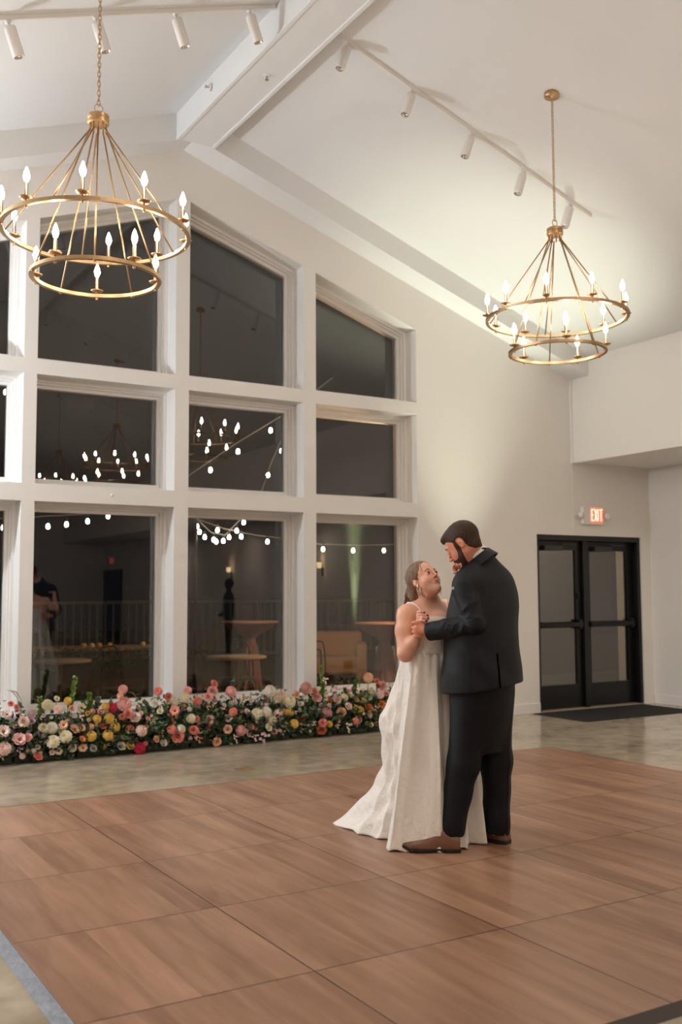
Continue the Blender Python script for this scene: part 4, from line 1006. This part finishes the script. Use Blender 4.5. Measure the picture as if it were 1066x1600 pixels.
def brow(C, R, sc, s, parent, m, z=.022, r=.0035):
    pts = [hpt(C, R, sc, (.090-.00*abs(t), s*(.014+.034*t), z+.006*math.sin(PI*min(1, t*1.2)))) for t in (0, .35, .7, 1)]
    pts[-1] = hpt(C, R, sc, (.078, s*.048, z-.001)); pts[2] = hpt(C, R, sc, (.087, s*.038, z+.005)); obj('eyebrow', TB(pts, [r*.8, r, r*.8, r*.4], 6), m, parent, True)
for s in (-1, 1): brow(gC, gR, gS, s, groom, M_hairG, .024, .0045)
for s in (1,): eye(gC, gR, gS, s, groom)

# jacket
jr = smooth_rows([(z_(1092), u_(752), .0, .250, .215, la), (z_(1060), u_(752), .0, .248, .205, la), (z_(1015), u_(751), .0, .236, .185, la), (z_(975), u_(753), .005, .236, .172, la), (z_(945), u_(757), .01, .238, .160, la), (z_(922), u_(759), .01, .228, .140, la), (z_(902), u_(760), .01, .195, .115, la), (z_(886), u_(758), .01, .140, .090, la), (z_(870), u_(752), .0, .085, .075, la), (z_(856), u_(748), .0, .06, .06, la)], 60)
fG = np.array([-math.sin(la), math.cos(la)])       # his facing in plan
def hem_plane(P):      # jacket hem, a little lower in front
    return (z_(1073)+.0*P[:, 0])-P[:, 2]+ (P[:, 0]-u_(755))*.13
def ridge(s): return np.clip(1-np.abs(s), 0, 1)**2
def elbow_wr(P, c, amp, R0=.16):
    q = P-np.asarray(c, np.float32); r = np.linalg.norm(q, axis=1)+1e-5; fall = np.clip(1-r/R0, 0, 1)**.8
    an = np.arctan2(q[:, 2], q[:, 0]); return -amp*fall*np.clip(r/.06, 0, 1)**2*(ridge(np.sin(an*3+22*r+.6))+.5*ridge(np.sin(an*4-26*r+2.0)))
def sleeve_wr(P, a, b, amp, fr):
    a = np.asarray(a, np.float32); ab = np.asarray(b, np.float32)-a; L = np.linalg.norm(ab); t = ((P-a)@ab)/(L*L)
    return amp*np.sin(fr*t*6.283+7*P[:, 2]+9*P[:, 0])*np.clip(t*3, 0, 1)*np.clip((1.15-t)*3, 0, 1)
def jacket(P):
    d = loft(P, jr, e=2.25)
    sh = cap(P, LS+np.array([.03, .03, .008]), RS-np.array([.03, .03, -.006]), .075, .075); d = smin(d, sh, .06)
    s1 = chain(P, [LS+np.array([0, 0, -.012]), LE, LW+np.array([.012, -.002, .0])], [.076, .058, .054], .008)
    s1 = s1+elbow_wr(P, loc(722, 968, -.20), .011, .17)+elbow_wr(P, loc(690, 985, -.12), .006, .10)+elbow_wr(P, loc(745, 925, -.2), .005, .14)
    # crease bunch at the inner elbow
    s2 = chain(P, [RS+np.array([0, 0, -.012]), RE, RW+np.array([.03, 0, 0])], [.078, .064, .05], .03)
    d = smin(d, s1, .006+.03*np.clip((P[:, 2]-1.48)*10, 0, 1)); d = smin(d, s2, .02)
    # cuff ends square
    ax = (LW-LE)/np.linalg.norm(LW-LE); d = np.where(((P-LE)@ax > .10) & (np.linalg.norm(P-LW, axis=1) < .12), np.maximum(d, (P-(LW+ax*.010))@ax), d)
    ax2 = (RW-RE)/np.linalg.norm(RW-RE); d = np.where(((P-RE)@ax2 > .10) & (np.linalg.norm(P-RW, axis=1) < .12), np.maximum(d, (P-(RW-ax2*.015))@ax2), d)
    d = np.where(np.linalg.norm(P-LW, axis=1) < .11, d, np.maximum(d, hem_plane(P)))
    # soft drag folds over back and side
    x, z = P[:, 0], P[:, 2]
    d = d+.0042*np.sin(21*z+16*x+8*P[:, 1]+2*np.sin(9*x+5*z))*np.clip((1.35-z)*3, 0, 1)*np.clip((z-.85)*6, 0, 1)
    # side vent slit and back seam
    vx = u_(771)+(z-z_(1073))*(-.05)
    slit = np.maximum(np.maximum(np.abs(x-vx)-.0045, P[:, 1]+.05), z-z_(1018)); d = np.maximum(d, -slit)
    # side-body seam under the arm
    sx = u_(728)+(z-z_(1073))*.02; g1 = np.maximum(np.maximum(np.abs(x-sx)-.0016, P[:, 1]+.08), z-z_(1005)); d = np.maximum(d, -(g1+.0) * 1.0) if False else d+.004*np.exp(-((x-sx)/.004)**2)*(P[:, 1] < -.05)*(z < z_(1005))
    # neck opening
    nk = cap(P, loc(743, 864, -.0), loc(728, 845, .0), .070, .085); d = smax(d, -nk, .006)
    return d
jlo = np.array([-.33, -.34, .83]); jhi = np.array([.50, .62, 1.80])
jk = mesh_sdf('suit_jacket', jacket, jlo, jhi, .0052, M_suit, groom)
# collar fold at the back of the neck, lapel edge, shirt collar
def band(name, pts, r, flat, m, parent, thick=.5):
    o = obj(name, TB(pts, r, 12), m, parent, True); return o
def g_collar(P, r=.077, h=.040, tilt=1.0):
    c = loc(743, 869, .0); n = np.array([-.62, .16, .76]); n /= np.linalg.norm(n); q = P-c; a = q@n; rr = np.linalg.norm(q-a[:, None]*n, axis=1)
    return c, a, rr
def shirt_collar(P):
    c, a, rr = g_collar(P); R0 = .077-(a)*.10; return np.maximum(np.abs(rr-R0)-.004, np.abs(a-.020)-.033)
mesh_sdf('shirt_collar', shirt_collar, loc(747, 868, 0)-.13, loc(747, 868, 0)+.13, .003, M_shirt, groom)
def jk_collar(P):
    c, a, rr = g_collar(P); R0 = .083-(a+.006)*.35; d = np.maximum(np.abs(rr-R0)-.005, np.abs(a+.042)-.030)
    return smax(d, -(P[:, 0]-(c[0]-.075)), .01)
mesh_sdf('jacket_collar', jk_collar, loc(747, 868, 0)-.15, loc(747, 868, 0)+.15, .0036, M_suit, jk)
# pocket square lies on the chest cloth
def surf(px, py, f, v0=-.42, off=.004):
    vs = np.linspace(v0, .3, 181); P = np.array([loc(px, py, v) for v in vs], np.float32); d = f(P); k = np.argmax(d < 0)
    return loc(px, py, vs[max(0, k-1)]-off) if (d < 0).any() else None
ps = surf(708, 919, jacket, off=.006)
if ps is not None: obj('pocket_square', ([tuple(ps+np.array(p)) for p in ((-.007, -.002, -.008), (.008, -.004, -.006), (.009, -.004, .004), (.002, -.003, .010), (-.007, -.002, .004), (0, .008, -.002))], [(0, 1, 5), (1, 2, 5), (2, 3, 5), (3, 4, 5), (4, 0, 5), (4, 3, 2, 1, 0)]), M_shirt, jk)
bp_ = loc(714.5, 888, -.07)
for i, (o_, c_, s_) in enumerate((((0, 0, 0), 'coral', .055), ((.004, .0, -.034), 'gold', .034), ((.018, -.01, .01), 'pink', .04))):
    b = bpy.data.objects.new('boutonniere_bloom', bloom('rose', c_)); COL.objects.link(b); b.parent = groom; b.location = Vector(bp_)+Vector(o_); b.scale = (s_,)*3
    b.rotation_mode = 'QUATERNION'; b.rotation_quaternion = Vector((-.8, -.6, .2)).to_track_quat('Z', 'Y')
obj('boutonniere_stem', TB([Vector(bp_), Vector(bp_)+Vector((.004, 0, -.05))], .003, 6), M_stem, groom)
obj('boutonniere_leaves', leaf_cloud(14, lambda r: (tuple(Vector(bp_)+Vector((r.uniform(-.01, .01), -.005, r.uniform(-.05, .0)))), (r.uniform(-1, .4), -.3, r.uniform(-1, .3))), (.02, .035), 3), M_leafA, groom)

# trousers
fd_ = (-math.sin(la), math.cos(la))
def trousers(P):
    d = loft(P, smooth_rows([(z_(1175), u_(753), .01, .10, .08, la), (z_(1140), u_(753), .01, .15, .12, la), (z_(1100), u_(752), .01, .185, .15, la), (z_(1060), u_(752), .0, .205, .165, la), (z_(1030), u_(751), .0, .20, .16, la)], 24))
    legs = []
    for h_, k_, a_, o in ((hipL, kneeL, ankL, 0), (hipR, kneeR, ankR, 2.)):
        l = chain(P, [h_, k_, a_+np.array([.0, 0, -.08])], [.118, .085, .074], .05)
        l = l+.0028*np.sin(30*P[:, 2]+16*P[:, 0]+o)*np.clip((.62-P[:, 2])*4, .2, 1)
        t_ = np.clip((k_[2]-P[:, 2])/(k_[2]-a_[2]), -1, 1.2); fx = k_[0]+(a_[0]-k_[0])*np.maximum(t_, 0)+np.where(t_ < 0, (h_[0]-k_[0])*(-t_), 0); fy = k_[1]+(a_[1]-k_[1])*np.maximum(t_, 0)
        l = l-.007*np.exp(-(((P[:, 0]-fx)*fd_[1]-(P[:, 1]-fy)*fd_[0])/.007)**2)
        # pressed crease down the front of the leg
        l = np.maximum(l, (a_[2]-.008-.12*(P[:, 0]-a_[0]))-P[:, 2]); legs.append(l)
    d = smin(d, smin(legs[0], legs[1], .02), .035)
    return d
mesh_sdf('trousers', trousers, (-.25, -.30, .03), (.50, .36, z_(1030)+.02), .006, M_suit, groom)
# shoes
def shoe(heel, toe, name='shoe', lift=0.0):
    heel = np.array(heel, float); toe = np.array(toe, float); ax = toe-heel; L = np.linalg.norm(ax[:2]); ax = np.array([ax[0], ax[1], 0])/L; sd = np.array([-ax[1], ax[0], 0])
    R = np.stack([ax, sd, [0, 0, 1.]], 1).astype(np.float32)
    def loc_(P): return (P-heel.astype(np.float32))@R
    def wid(x): return np.interp(x, [0, .04, .12, .20, .27, L-.02, L], [.030, .036, .031, .045, .043, .024, .010])
    def upper(P):
        q = loc_(P); x = q[:, 0]; w = wid(x); top = np.interp(x, [0, .05, .10, .15, .20, .26, L-.01, L], [.088, .105, .118, .104, .076, .064, .056, .050])
        zc_ = np.interp(x, [0, L-.12, L-.05, L], [.022, .022, .027, .040]); hh = np.maximum(.01, top-zc_)
        k = np.sqrt((q[:, 1]/w)**2+(np.maximum(0, q[:, 2]-zc_)/hh)**2); d = (k-1)*np.minimum(w, hh)
        d = np.maximum(d, np.maximum(zc_-q[:, 2], np.maximum(-x+.004, x-L)))
        d = d-.002+.0012*np.exp(-((x-.215)/.004)**2)*1.0
        return d
    def sole(P):
        q = loc_(P); x = q[:, 0]; w = wid(x)+.005; b = np.where(x < .085, 0.0, np.interp(x, [.085, .11, L-.12, L-.05, L], [.010, .004, .002, .008, .030])); tz = np.interp(x, [L-.12, L-.05, L], [.0235, .028, .044])
        return smax(np.maximum(np.abs(q[:, 1])-w, np.maximum(q[:, 2]-tz, b-q[:, 2])), np.maximum(-x-.002, x-L-.004), .006)
    lo_ = np.minimum(heel, toe)-np.array([.08, .08, .02]); hi_ = np.maximum(heel, toe)+np.array([.08, .08, .13])
    lo_[2] = -.008
    s = mesh_sdf(name, upper, lo_, hi_, .0034, M_shoe, groom); mesh_sdf('sole', sole, lo_, hi_, .003, M_sole, s)
    H = Vector(heel); A_ = Vector(ax); Sd = Vector(sd)
    for i in range(4):
        x = .125+.018*i; z = .112-.012*i; bm = TB([H+A_*x+Sd*(-.022)+Vector((0, 0, z-.012)), H+A_*(x+.003)+Vector((0, 0, z+.001)), H+A_*x+Sd*.022+Vector((0, 0, z-.012))], .0022, 6); obj('lace', bm, M_sole, s)
    return s
fh1, ft1 = floor_loc(720, 1336), floor_loc(625, 1335); fh2 = floor_loc(795, 1324); ft2 = fh2+np.array([-.24, .20, 0])
for q_ in (fh1, ft1, fh2, ft2): q_[2] = .018
shoe(fh1, ft1); shoe(fh2, ft2)

# ================= bride
bC = loc(663.2, 906.5, .13); bR = frame_head((.60, -.80, rad(30), rad(3))); bS = .955
lb = math.atan2(.85, .52)                  # lateral axis from her right shoulder to her left
def zb2(py): return float(loc(670, py, .2)[2])
def ub(px): return float(loc(px, 960, .2)[0])
bv = .21
brow_ = [(zb2(1060), ub(668), bv, .15, .12, lb), (zb2(1020), ub(667), bv, .168, .135, lb), (zb2(1000), ub(668), bv, .165, .138, lb), (zb2(980), ub(670), bv, .172, .150, lb), (zb2(964), ub(671), bv, .172, .135, lb), (zb2(950), ub(669), bv, .165, .100, lb), (zb2(940), ub(668), bv, .11, .075, lb), (zb2(932), ub(667), bv, .075, .065, lb)]
btors = smooth_rows(brow_, 40)
bRS = loc(637, 961, .09); bRE = loc(634, 1021, .02); bRW = loc(654, 991, -.030)
bLS = loc(694, 953, .33); bLE = loc(722, 985, .42); bLW = loc(748, 935, .30)
def b_hand(P):
    d = cap(P, bRW, loc(657, 982, -.022), .022, .024)
    d = smin(d, ell(P, loc(658, 974, -.018), (.022, .018, .040)), .012)
    ys = (956.5, 961.0, 965.6, 970.2)
    for i, y in enumerate(ys):
        ln = (10.5, 15.5, 16.5, 13)[i]; x0 = 653.2-(i == 3)*.5
        pts = [loc(657, y+5, -.010), loc(x0, y+1.2, -.022), loc(x0+1.0, y-.4, -.048), loc(x0+ln*.5, y-.8, -.072), loc(x0+ln, y+.8, -.074)]
        d = smin(d, chain(P, pts, [.0100, .0098, .0092, .0085, .0072], .003), .0035)
    d = smin(d, chain(P, [loc(660, 976, -.01), loc(666, 970, -.015), loc(669, 963, -.03)], [.012, .010, .008], .004), .006)
    return d
def b_lhand(P):
    d = cap(P, bLW, bLW+np.array([.02, -.02, .04]), .022, .025); c = bLW+np.array([.03, -.045, .062]); d = smin(d, ell(P, c, (.03, .035, .016)), .012)
    for i in range(4):
        a = c+np.array([-.02+.018*i, -.02, 0]); d = smin(d, chain(P, [a, a+np.array([.01, -.035, .004]), a+np.array([.014, -.06, -.014])], [.009, .0082, .0068], .003), .004)
    d = smin(d, chain(P, [c+np.array([-.02, .01, 0]), c+np.array([-.045, -.01, .0]), c+np.array([-.055, -.035, -.006])], [.011, .0095, .0075], .003), .006)
    return d
bU = loc(633, 985, .06)
def bride_body(P):
    d = head_sdf(P, bC, bR, bS, True)
    d = smin(d, chain(P, [hpt(bC, bR, bS, (-.020, 0, -.040)), loc(668, 932, .17), loc(668, 946, .21)], [.052, .056, .075], .02), .025)
    d = smin(d, loft(P, btors), .025)
    fwd2 = np.array([math.sin(lb), -math.cos(lb)]); ct = loc(671, 972, bv)
    for s in (-1, 1): d = smin(d, ell(P, ct+np.array([fwd2[0]*.095+s*.075*math.cos(lb), fwd2[1]*.095+s*.075*math.sin(lb), 0]), (.068, .068, .062)), .035)
    d = smin(d, cap(P, bRS, bLS, .058, .055), .04)
    d = smin(d, chain(P, [bRS, bU, bRE], [.056, .056, .047], .02), .035); d = smin(d, chain(P, [bRE, bRE*.5+bRW*.5, bRW], [.046, .036, .0225], .02), .02)
    d = smin(d, chain(P, [bLS, bLE, bLW], [.058, .047, .024], .02), .03)
    for s in (-1, 1):
        hp = np.array([ub(668)+s*.08*math.cos(lb), bv+s*.08*math.sin(lb), .95]); d = smin(d, chain(P, [hp, hp-np.array([0, 0, .48]), hp-np.array([0, 0, .86])], [.075, .055, .038], .02), .015)
        ft = np.array([hp[0], hp[1], .04]); d = smin(d, cap(P, ft, ft+np.array([fwd2[0]*.14, fwd2[1]*.14, -.01]), .032, .024), .02)
    d = smin(d, b_hand(P), .006); d = smin(d, b_lhand(P), .006)
    return d
bride = mesh_sdf('person', bride_body, (-.46, -.22, .0), (.32, .62, 1.72), .0034, M_skinB)
tag(bride, 'woman with pinned-back light brown hair in a white thin-strapped wedding gown', 'person')
def b_q(P): return ((P-bC.astype(np.float32))@bR.astype(np.float32))/bS
def b_hair(P):
    q = b_q(P)
    d = ell(q, (-.022, 0, .034), (.106, .086, .098))
    # centre-parted sweep: keep behind a line from forehead top to the ear
    cut = (q[:, 0]-.050)-(q[:, 2]-.060)*.30+.010*np.abs(q[:, 1])/.07-.012*np.clip((q[:, 2])/.06, 0, 1)*np.clip(np.abs(q[:, 1])/.05, 0, 1)
    d = smax(d, cut, .010); d = smax(d, -.055-q[:, 2]+(-.03-q[:, 0])*.5, .015)
    d = smax(d, -ell(q, (.006, -.088, -.020), (.024, .024, .030)), .006)
    d = smax(d, -ell(q, (.075, 0, -.075), (.060, .10, .085)), .01)
    d = smin(d, ell(q, (-.105, -.01, -.045), (.050, .055, .058)), .035)
    n = np.sin(60*q[:, 2]+26*np.sin(14*q[:, 0])+20*q[:, 1])*.0013+np.sin(120*q[:, 1]+90*q[:, 2])*.0006
    return (d+n)*bS
hb = mesh_sdf('hair', b_hair, bC-.24, bC+.2, .003, M_hairB, bride)
H3 = lambda p: Vector(hpt(bC, bR, bS, p))
def strands(name, root, tip, n, seed, r=.0035, spread=.014, curl=.012, rr=(.8, 1.1)):
    g = random.Random(seed); bm = bmesh.new()
    for i in range(n):
        o = Vector((g.uniform(-1, 1), g.uniform(-1, 1), g.uniform(-1, 1)))*spread; ph = g.uniform(0, 6.28); pts = []
        for k in range(12):
            t = k/11; p = Vector(root).lerp(Vector(tip), t)+o*(1-.3*t)+Vector((math.sin(ph+t*7), math.cos(ph+t*6), 0))*curl*t; pts.append(p)
        tube(bm, pts, [r*(1-.75*k/11) for k in range(12)], 5)
    return obj(name, bm, M_tendril if name == 'hair_tendril' else M_hairB, bride, True)
strands('loose_ponytail', Vector(loc(640, 920, .20)), Vector(loc(636, 946, .19)), 26, 5, .006, .017, .010)
strands('hair_tendril', Vector(loc(658, 917, .03)), Vector(loc(663, 934, .035)), 4, 7, .0026, .004, .010)
strands('hair_tendril', Vector(loc(655, 914, .03)), Vector(loc(655, 932, .045)), 4, 8, .0026, .004, .009)
strands('hair_tendril', Vector(loc(686, 914, .18)), Vector(loc(689, 928, .17)), 3, 9, .002, .003, .006)
strands('hair_tendril', H3((.060, -.045, .085)), H3((.070, -.060, .020)), 3, 12, .0022, .003, .004)
for s in (-1, 1): eye(bC, bR, bS, s, bride, .0092); brow(bC, bR, bS, s, bride, mat('brow_brown', (.10, .05, .03), .6), .021, .0028)
for s in (-1, 1):
    pts = [hpt(bC, bR, bS, (.0925-.010*abs(t)*abs(t), .032*s+t*.0135, .0075-.005*t*t)) for t in (-1, -.5, 0, .5, 1)]; obj('eyelashes', TB(pts, [.0008, .0014, .0016, .0014, .0008], 5), M_iris, bride, True)
pts = [hpt(bC, bR, bS, (.0995-.017*abs(t)**2, t*.026, -.0575+.009*t*t)) for t in (-1, -.5, 0, .5, 1)]; obj('lips', TB(pts, [.0012, .0026, .0030, .0026, .0012], 8), M_lips, bride, True)
pts = [hpt(bC, bR, bS, (.0965-.015*abs(t)**2, t*.022, -.0675+.010*t*t)) for t in (-1, -.5, 0, .5, 1)]; obj('lips', TB(pts, [.0014, .0034, .0040, .0034, .0014], 8), M_lips, bride, True)
for y, ln in ((956.5, 10.5), (961.0, 15.5), (965.6, 16.5), (970.2, 13)):
    p = loc(653.2+ln-.6, y+.3, -.0805); bm = bmesh.new(); bmesh.ops.create_uvsphere(bm, u_segments=10, v_segments=8, radius=1); bm.transform(Matrix.Translation(Vector(p)) @ Matrix.Diagonal((.0062, .0022, .0048, 1))); obj('fingernail', bm, M_nail, bride, True)
# earring, bracelet, necklace
er = hpt(bC, bR, bS, (.006, -.086, -.050)); obj('earring', LT([(0, .022), (.003, .018), (.0045, .0), (.005, -.012), (0, -.018)], 10, Vector(er), False, False), mat('gold', (.8, .6, .35), .25, metal=1), bride, True)
bx = bRW+(bRW-bRE)*.02; axv = Vector(bRW-bRE).normalized(); n1 = axv.cross(Vector((0, 1, 0))).normalized(); n2 = axv.cross(n1)
obj('bracelet', TB([Vector(bx)+.0265*(math.cos(a)*n1+math.sin(a)*n2) for a in [2*PI*i/28 for i in range(28)]], .0022, 6, closed=True), mat('gold', (.8, .6, .35), .25, metal=1), bride, True)

# bodice: skin-tight layer over the torso between neckline and waist
def bodice(P):
    d = loft(P, btors); fwd2 = np.array([math.sin(lb), -math.cos(lb)]); ct = loc(671, 972, bv)
    for s in (-1, 1): d = smin(d, ell(P, ct+np.array([fwd2[0]*.095+s*.075*math.cos(lb), fwd2[1]*.095+s*.075*math.sin(lb), 0]), (.068, .068, .062)), .035)
    d = d-.0085
    q = P-ct.astype(np.float32); f = q[:, 0]*fwd2[0]+q[:, 1]*fwd2[1]; s = q[:, 0]*math.cos(lb)+q[:, 1]*math.sin(lb)
    neck = np.where(f > 0, .028-.06*np.clip(1-np.abs(s)/.11, 0, 1)+.012*np.clip(np.abs(s)/.17, 0, 1), -.03)
    d = np.maximum(d, q[:, 2]-neck)
    arm = chain(P, [bRS, bU, bRE], [.068, .068, .058], .02); d = smax(d, -arm, .004)
    return np.maximum(d, zb2(1028)-P[:, 2])
mesh_sdf('bodice', bodice, (-.42, -.1, zb2(1036)), (.2, .5, zb2(935)), .0036, M_dress, bride)
# straps
def over_body(pts, r, name, off=.004, w=1):
    out = []
    for p in pts:
        p = np.array(p, np.float32)[None]; e = .004
        for _ in range(8):
            d0 = bride_body(p)[0]; g_ = np.array([bride_body(p+np.eye(3, dtype=np.float32)[i]*e)[0]-d0 for i in range(3)])/e; g_ /= np.linalg.norm(g_)+1e-9; p = p-(d0-off)*g_[None].astype(np.float32)
        out.append(Vector(p[0]))
    return obj(name, TB(out, r, 8), M_dress, bride, True)
over_body([loc(634, 956, .12), loc(638, 949, .10), loc(643, 944, .09), loc(650, 944.5, .07), loc(656, 950, .05), loc(661, 960, .04), loc(664, 972, .04)], .0055, 'strap')
over_body([loc(700, 945, .34), loc(696, 941, .30), loc(694, 946, .25), loc(694, 958, .2), loc(692, 968, .16)], .0055, 'strap')
# skirt with train
cU, cV = ub(668), bv
hem = [floor_loc(524, 1295), floor_loc(548, 1303), floor_loc(571, 1312), floor_loc(588, 1317), floor_loc(600, 1333), floor_loc(616, 1327), floor_loc(630, 1319), floor_loc(650, 1316), floor_loc(700, 1315), floor_loc(722, 1322), floor_loc(740, 1327), floor_loc(757, 1326)]
hem += [np.array([cU+.36, cV+.02, 0]), np.array([cU+.33, cV+.22, 0]), np.array([cU+.12, cV+.36, 0]), np.array([cU-.15, cV+.40, 0]), np.array([cU-.42, cV+.46, 0]), np.array([cU-.56, cV+.40, 0])]
ha = [(math.atan2(p[1]-cV, p[0]-cU) % (2*PI), math.hypot(p[0]-cU, p[1]-cV)) for p in hem]; ha.sort()
HA = np.array([a for a, r in ha]); HR = np.array([r for a, r in ha]); HA3 = np.concatenate([HA-2*PI, HA, HA+2*PI]); HR3 = np.tile(HR, 3)
zt = zb2(1018); NZ, NA_ = 110, 420
bdir = math.atan2(.5, -.85) % (2*PI)
V = []; 
for i in range(NZ):
    t = i/(NZ-1); z = zt*(1-t)
    for k in range(NA_):
        a = 2*PI*k/NA_
        wa, wd = .183, .150; ca, sa = math.cos(a-lb), math.sin(a-lb); r0 = 1/math.sqrt((ca/wa)**2+(sa/wd)**2)
        rh = float(np.interp(a, HA3, HR3)); db = abs((a-bdir+PI) % (2*PI)-PI); wb = max(0, math.cos(min(db, PI/2)))**1.0
        sA = t**.92; sB = float(np.interp(t, [0, .12, .25, .36, .44, .55, .64, .75, .88, 1], [0, .10, .20, .33, .345, .30, .31, .42, .68, 1.0]))
        s = sA*(1-wb)+sB*wb
        r = r0+(rh-r0)*s
        # skirt folds: deepen towards the hem
        amp = .042*min(1, t*1.6)**1.1*(1-.35*wb)
        if wd is not None and 4.10 < a < 5.35: amp *= 1-.75*min(1, (a-4.10)/.15, (5.35-a)/.15)*min(1, max(0, (t-.6)/.3))
        ph = a*6.0+1.1*math.sin(a*2+1)+.5*t; f1 = math.sin(ph if True else 0); f1 = (1-abs(f1)**.75)*2-1
        r += amp*(.85*f1+.26*math.sin(a*13+2+1.5*t)+.06*math.sin(29*a+6*t))
        r += .007*math.sin(40*t+9*a)*wb*min(1, 3*t)
        # pleat tucks at the waist
        r += .006*math.sin(a*22)*math.exp(-t*9)
        zz = z
        if t > .93: zz = z+.012*(.5+.5*math.sin(a*23+1))*(t-.93)/.07*(1 if wb < .5 else .5)
        V.append((cU+r*math.cos(a), cV+r*math.sin(a), max(.019, zz+.019*(t))))
Fc = [(i*NA_+k, (i+1)*NA_+k, (i+1)*NA_+(k+1) % NA_, i*NA_+(k+1) % NA_) for i in range(NZ-1) for k in range(NA_)]
sk = obj('skirt', (V, Fc), M_dress, bride, True)
md = sk.modifiers.new('thick', 'SOLIDIFY'); md.thickness = .004; md.offset = -1
# waist seam
obj('waist_seam', TB([(cU+(.190)*math.cos(a-lb)*math.cos(lb)-(.157)*math.sin(a-lb)*math.sin(lb), cV+.190*math.cos(a-lb)*math.sin(lb)+.157*math.sin(a-lb)*math.cos(lb), zt+.002) for a in [2*PI*i/90 for i in range(90)]], .0035, 6, closed=True), M_dress, sk, True)
for o_ in (groom, bride): o_.matrix_world = FM4

# guests by the side aisle, seen only mirrored in the window panes
def guest(x, y, face, label, m, seated=False):
    def f(P):
        h = 0 if not seated else -.42
        d = ell(P, (0, 0, 1.64+h), (.078, .095, .12)); d = smin(d, cap(P, (0, .0, 1.45+h), (0, 0, 1.56+h), .055, .05), .03)
        d = smin(d, loft(P, [(.92+h, 0, 0, .17, .12, 0), (1.1+h, 0, 0, .16, .115, 0), (1.3+h, 0, 0, .20, .125, 0), (1.42+h, 0, 0, .17, .10, 0), (1.47+h, 0, 0, .08, .07, 0)]), .04)
        for s in (-1, 1):
            d = smin(d, chain(P, [(s*.19, 0, 1.40+h), (s*.23, .03, 1.12+h), (s*.16, -.16, .98+h)], [.055, .042, .03], .02), .03)
            d = smin(d, cap(P, (s*.15, -.18, .97+h), (s*.11, -.22, .97+h), .03, .022), .02)
            if seated: d = smin(d, chain(P, [(s*.09, 0, .52), (s*.11, -.42, .50), (s*.11, -.42, .08)], [.09, .065, .045], .03), .03)
            else: d = smin(d, chain(P, [(s*.09, 0, .92), (s*.10, 0, .50), (s*.11, .0, .09)], [.09, .062, .045], .03), .03)
            fy = -.42 if seated else 0
            d = smin(d, cap(P, (s*.11, fy+.03, .04), (s*.12, fy-.15, .035), .042, .032), .02)
        return d
    g = mesh_sdf('person', f, (-.40, -.65, -.01), (.40, .25, 1.80), .012, m); g.matrix_world = Matrix.Translation((x, y, 0)) @ Matrix.Rotation(face, 4, 'Z')
    tag(g, label, 'person', 'guests watching from the aisle, seen in reflection'); 
    def hr(P): h = 0 if not seated else -.42; return smax(ell(P, (0, .01, 1.665+h), (.085, .10, .11)), -(P[:, 1]+.045)-(P[:, 2]-1.66-h)*.4, .01)
    mesh_sdf('hair', hr, (-.15, -.2, 1.1), (.15, .2, 1.85), .01, M_hairG, g)
    return g
guest(9.25, -1.1, rad(-60), 'standing guest in dark clothes by the side aisle, only mirrored in the third window', mat('guest_dark', (.03, .028, .03), .8))
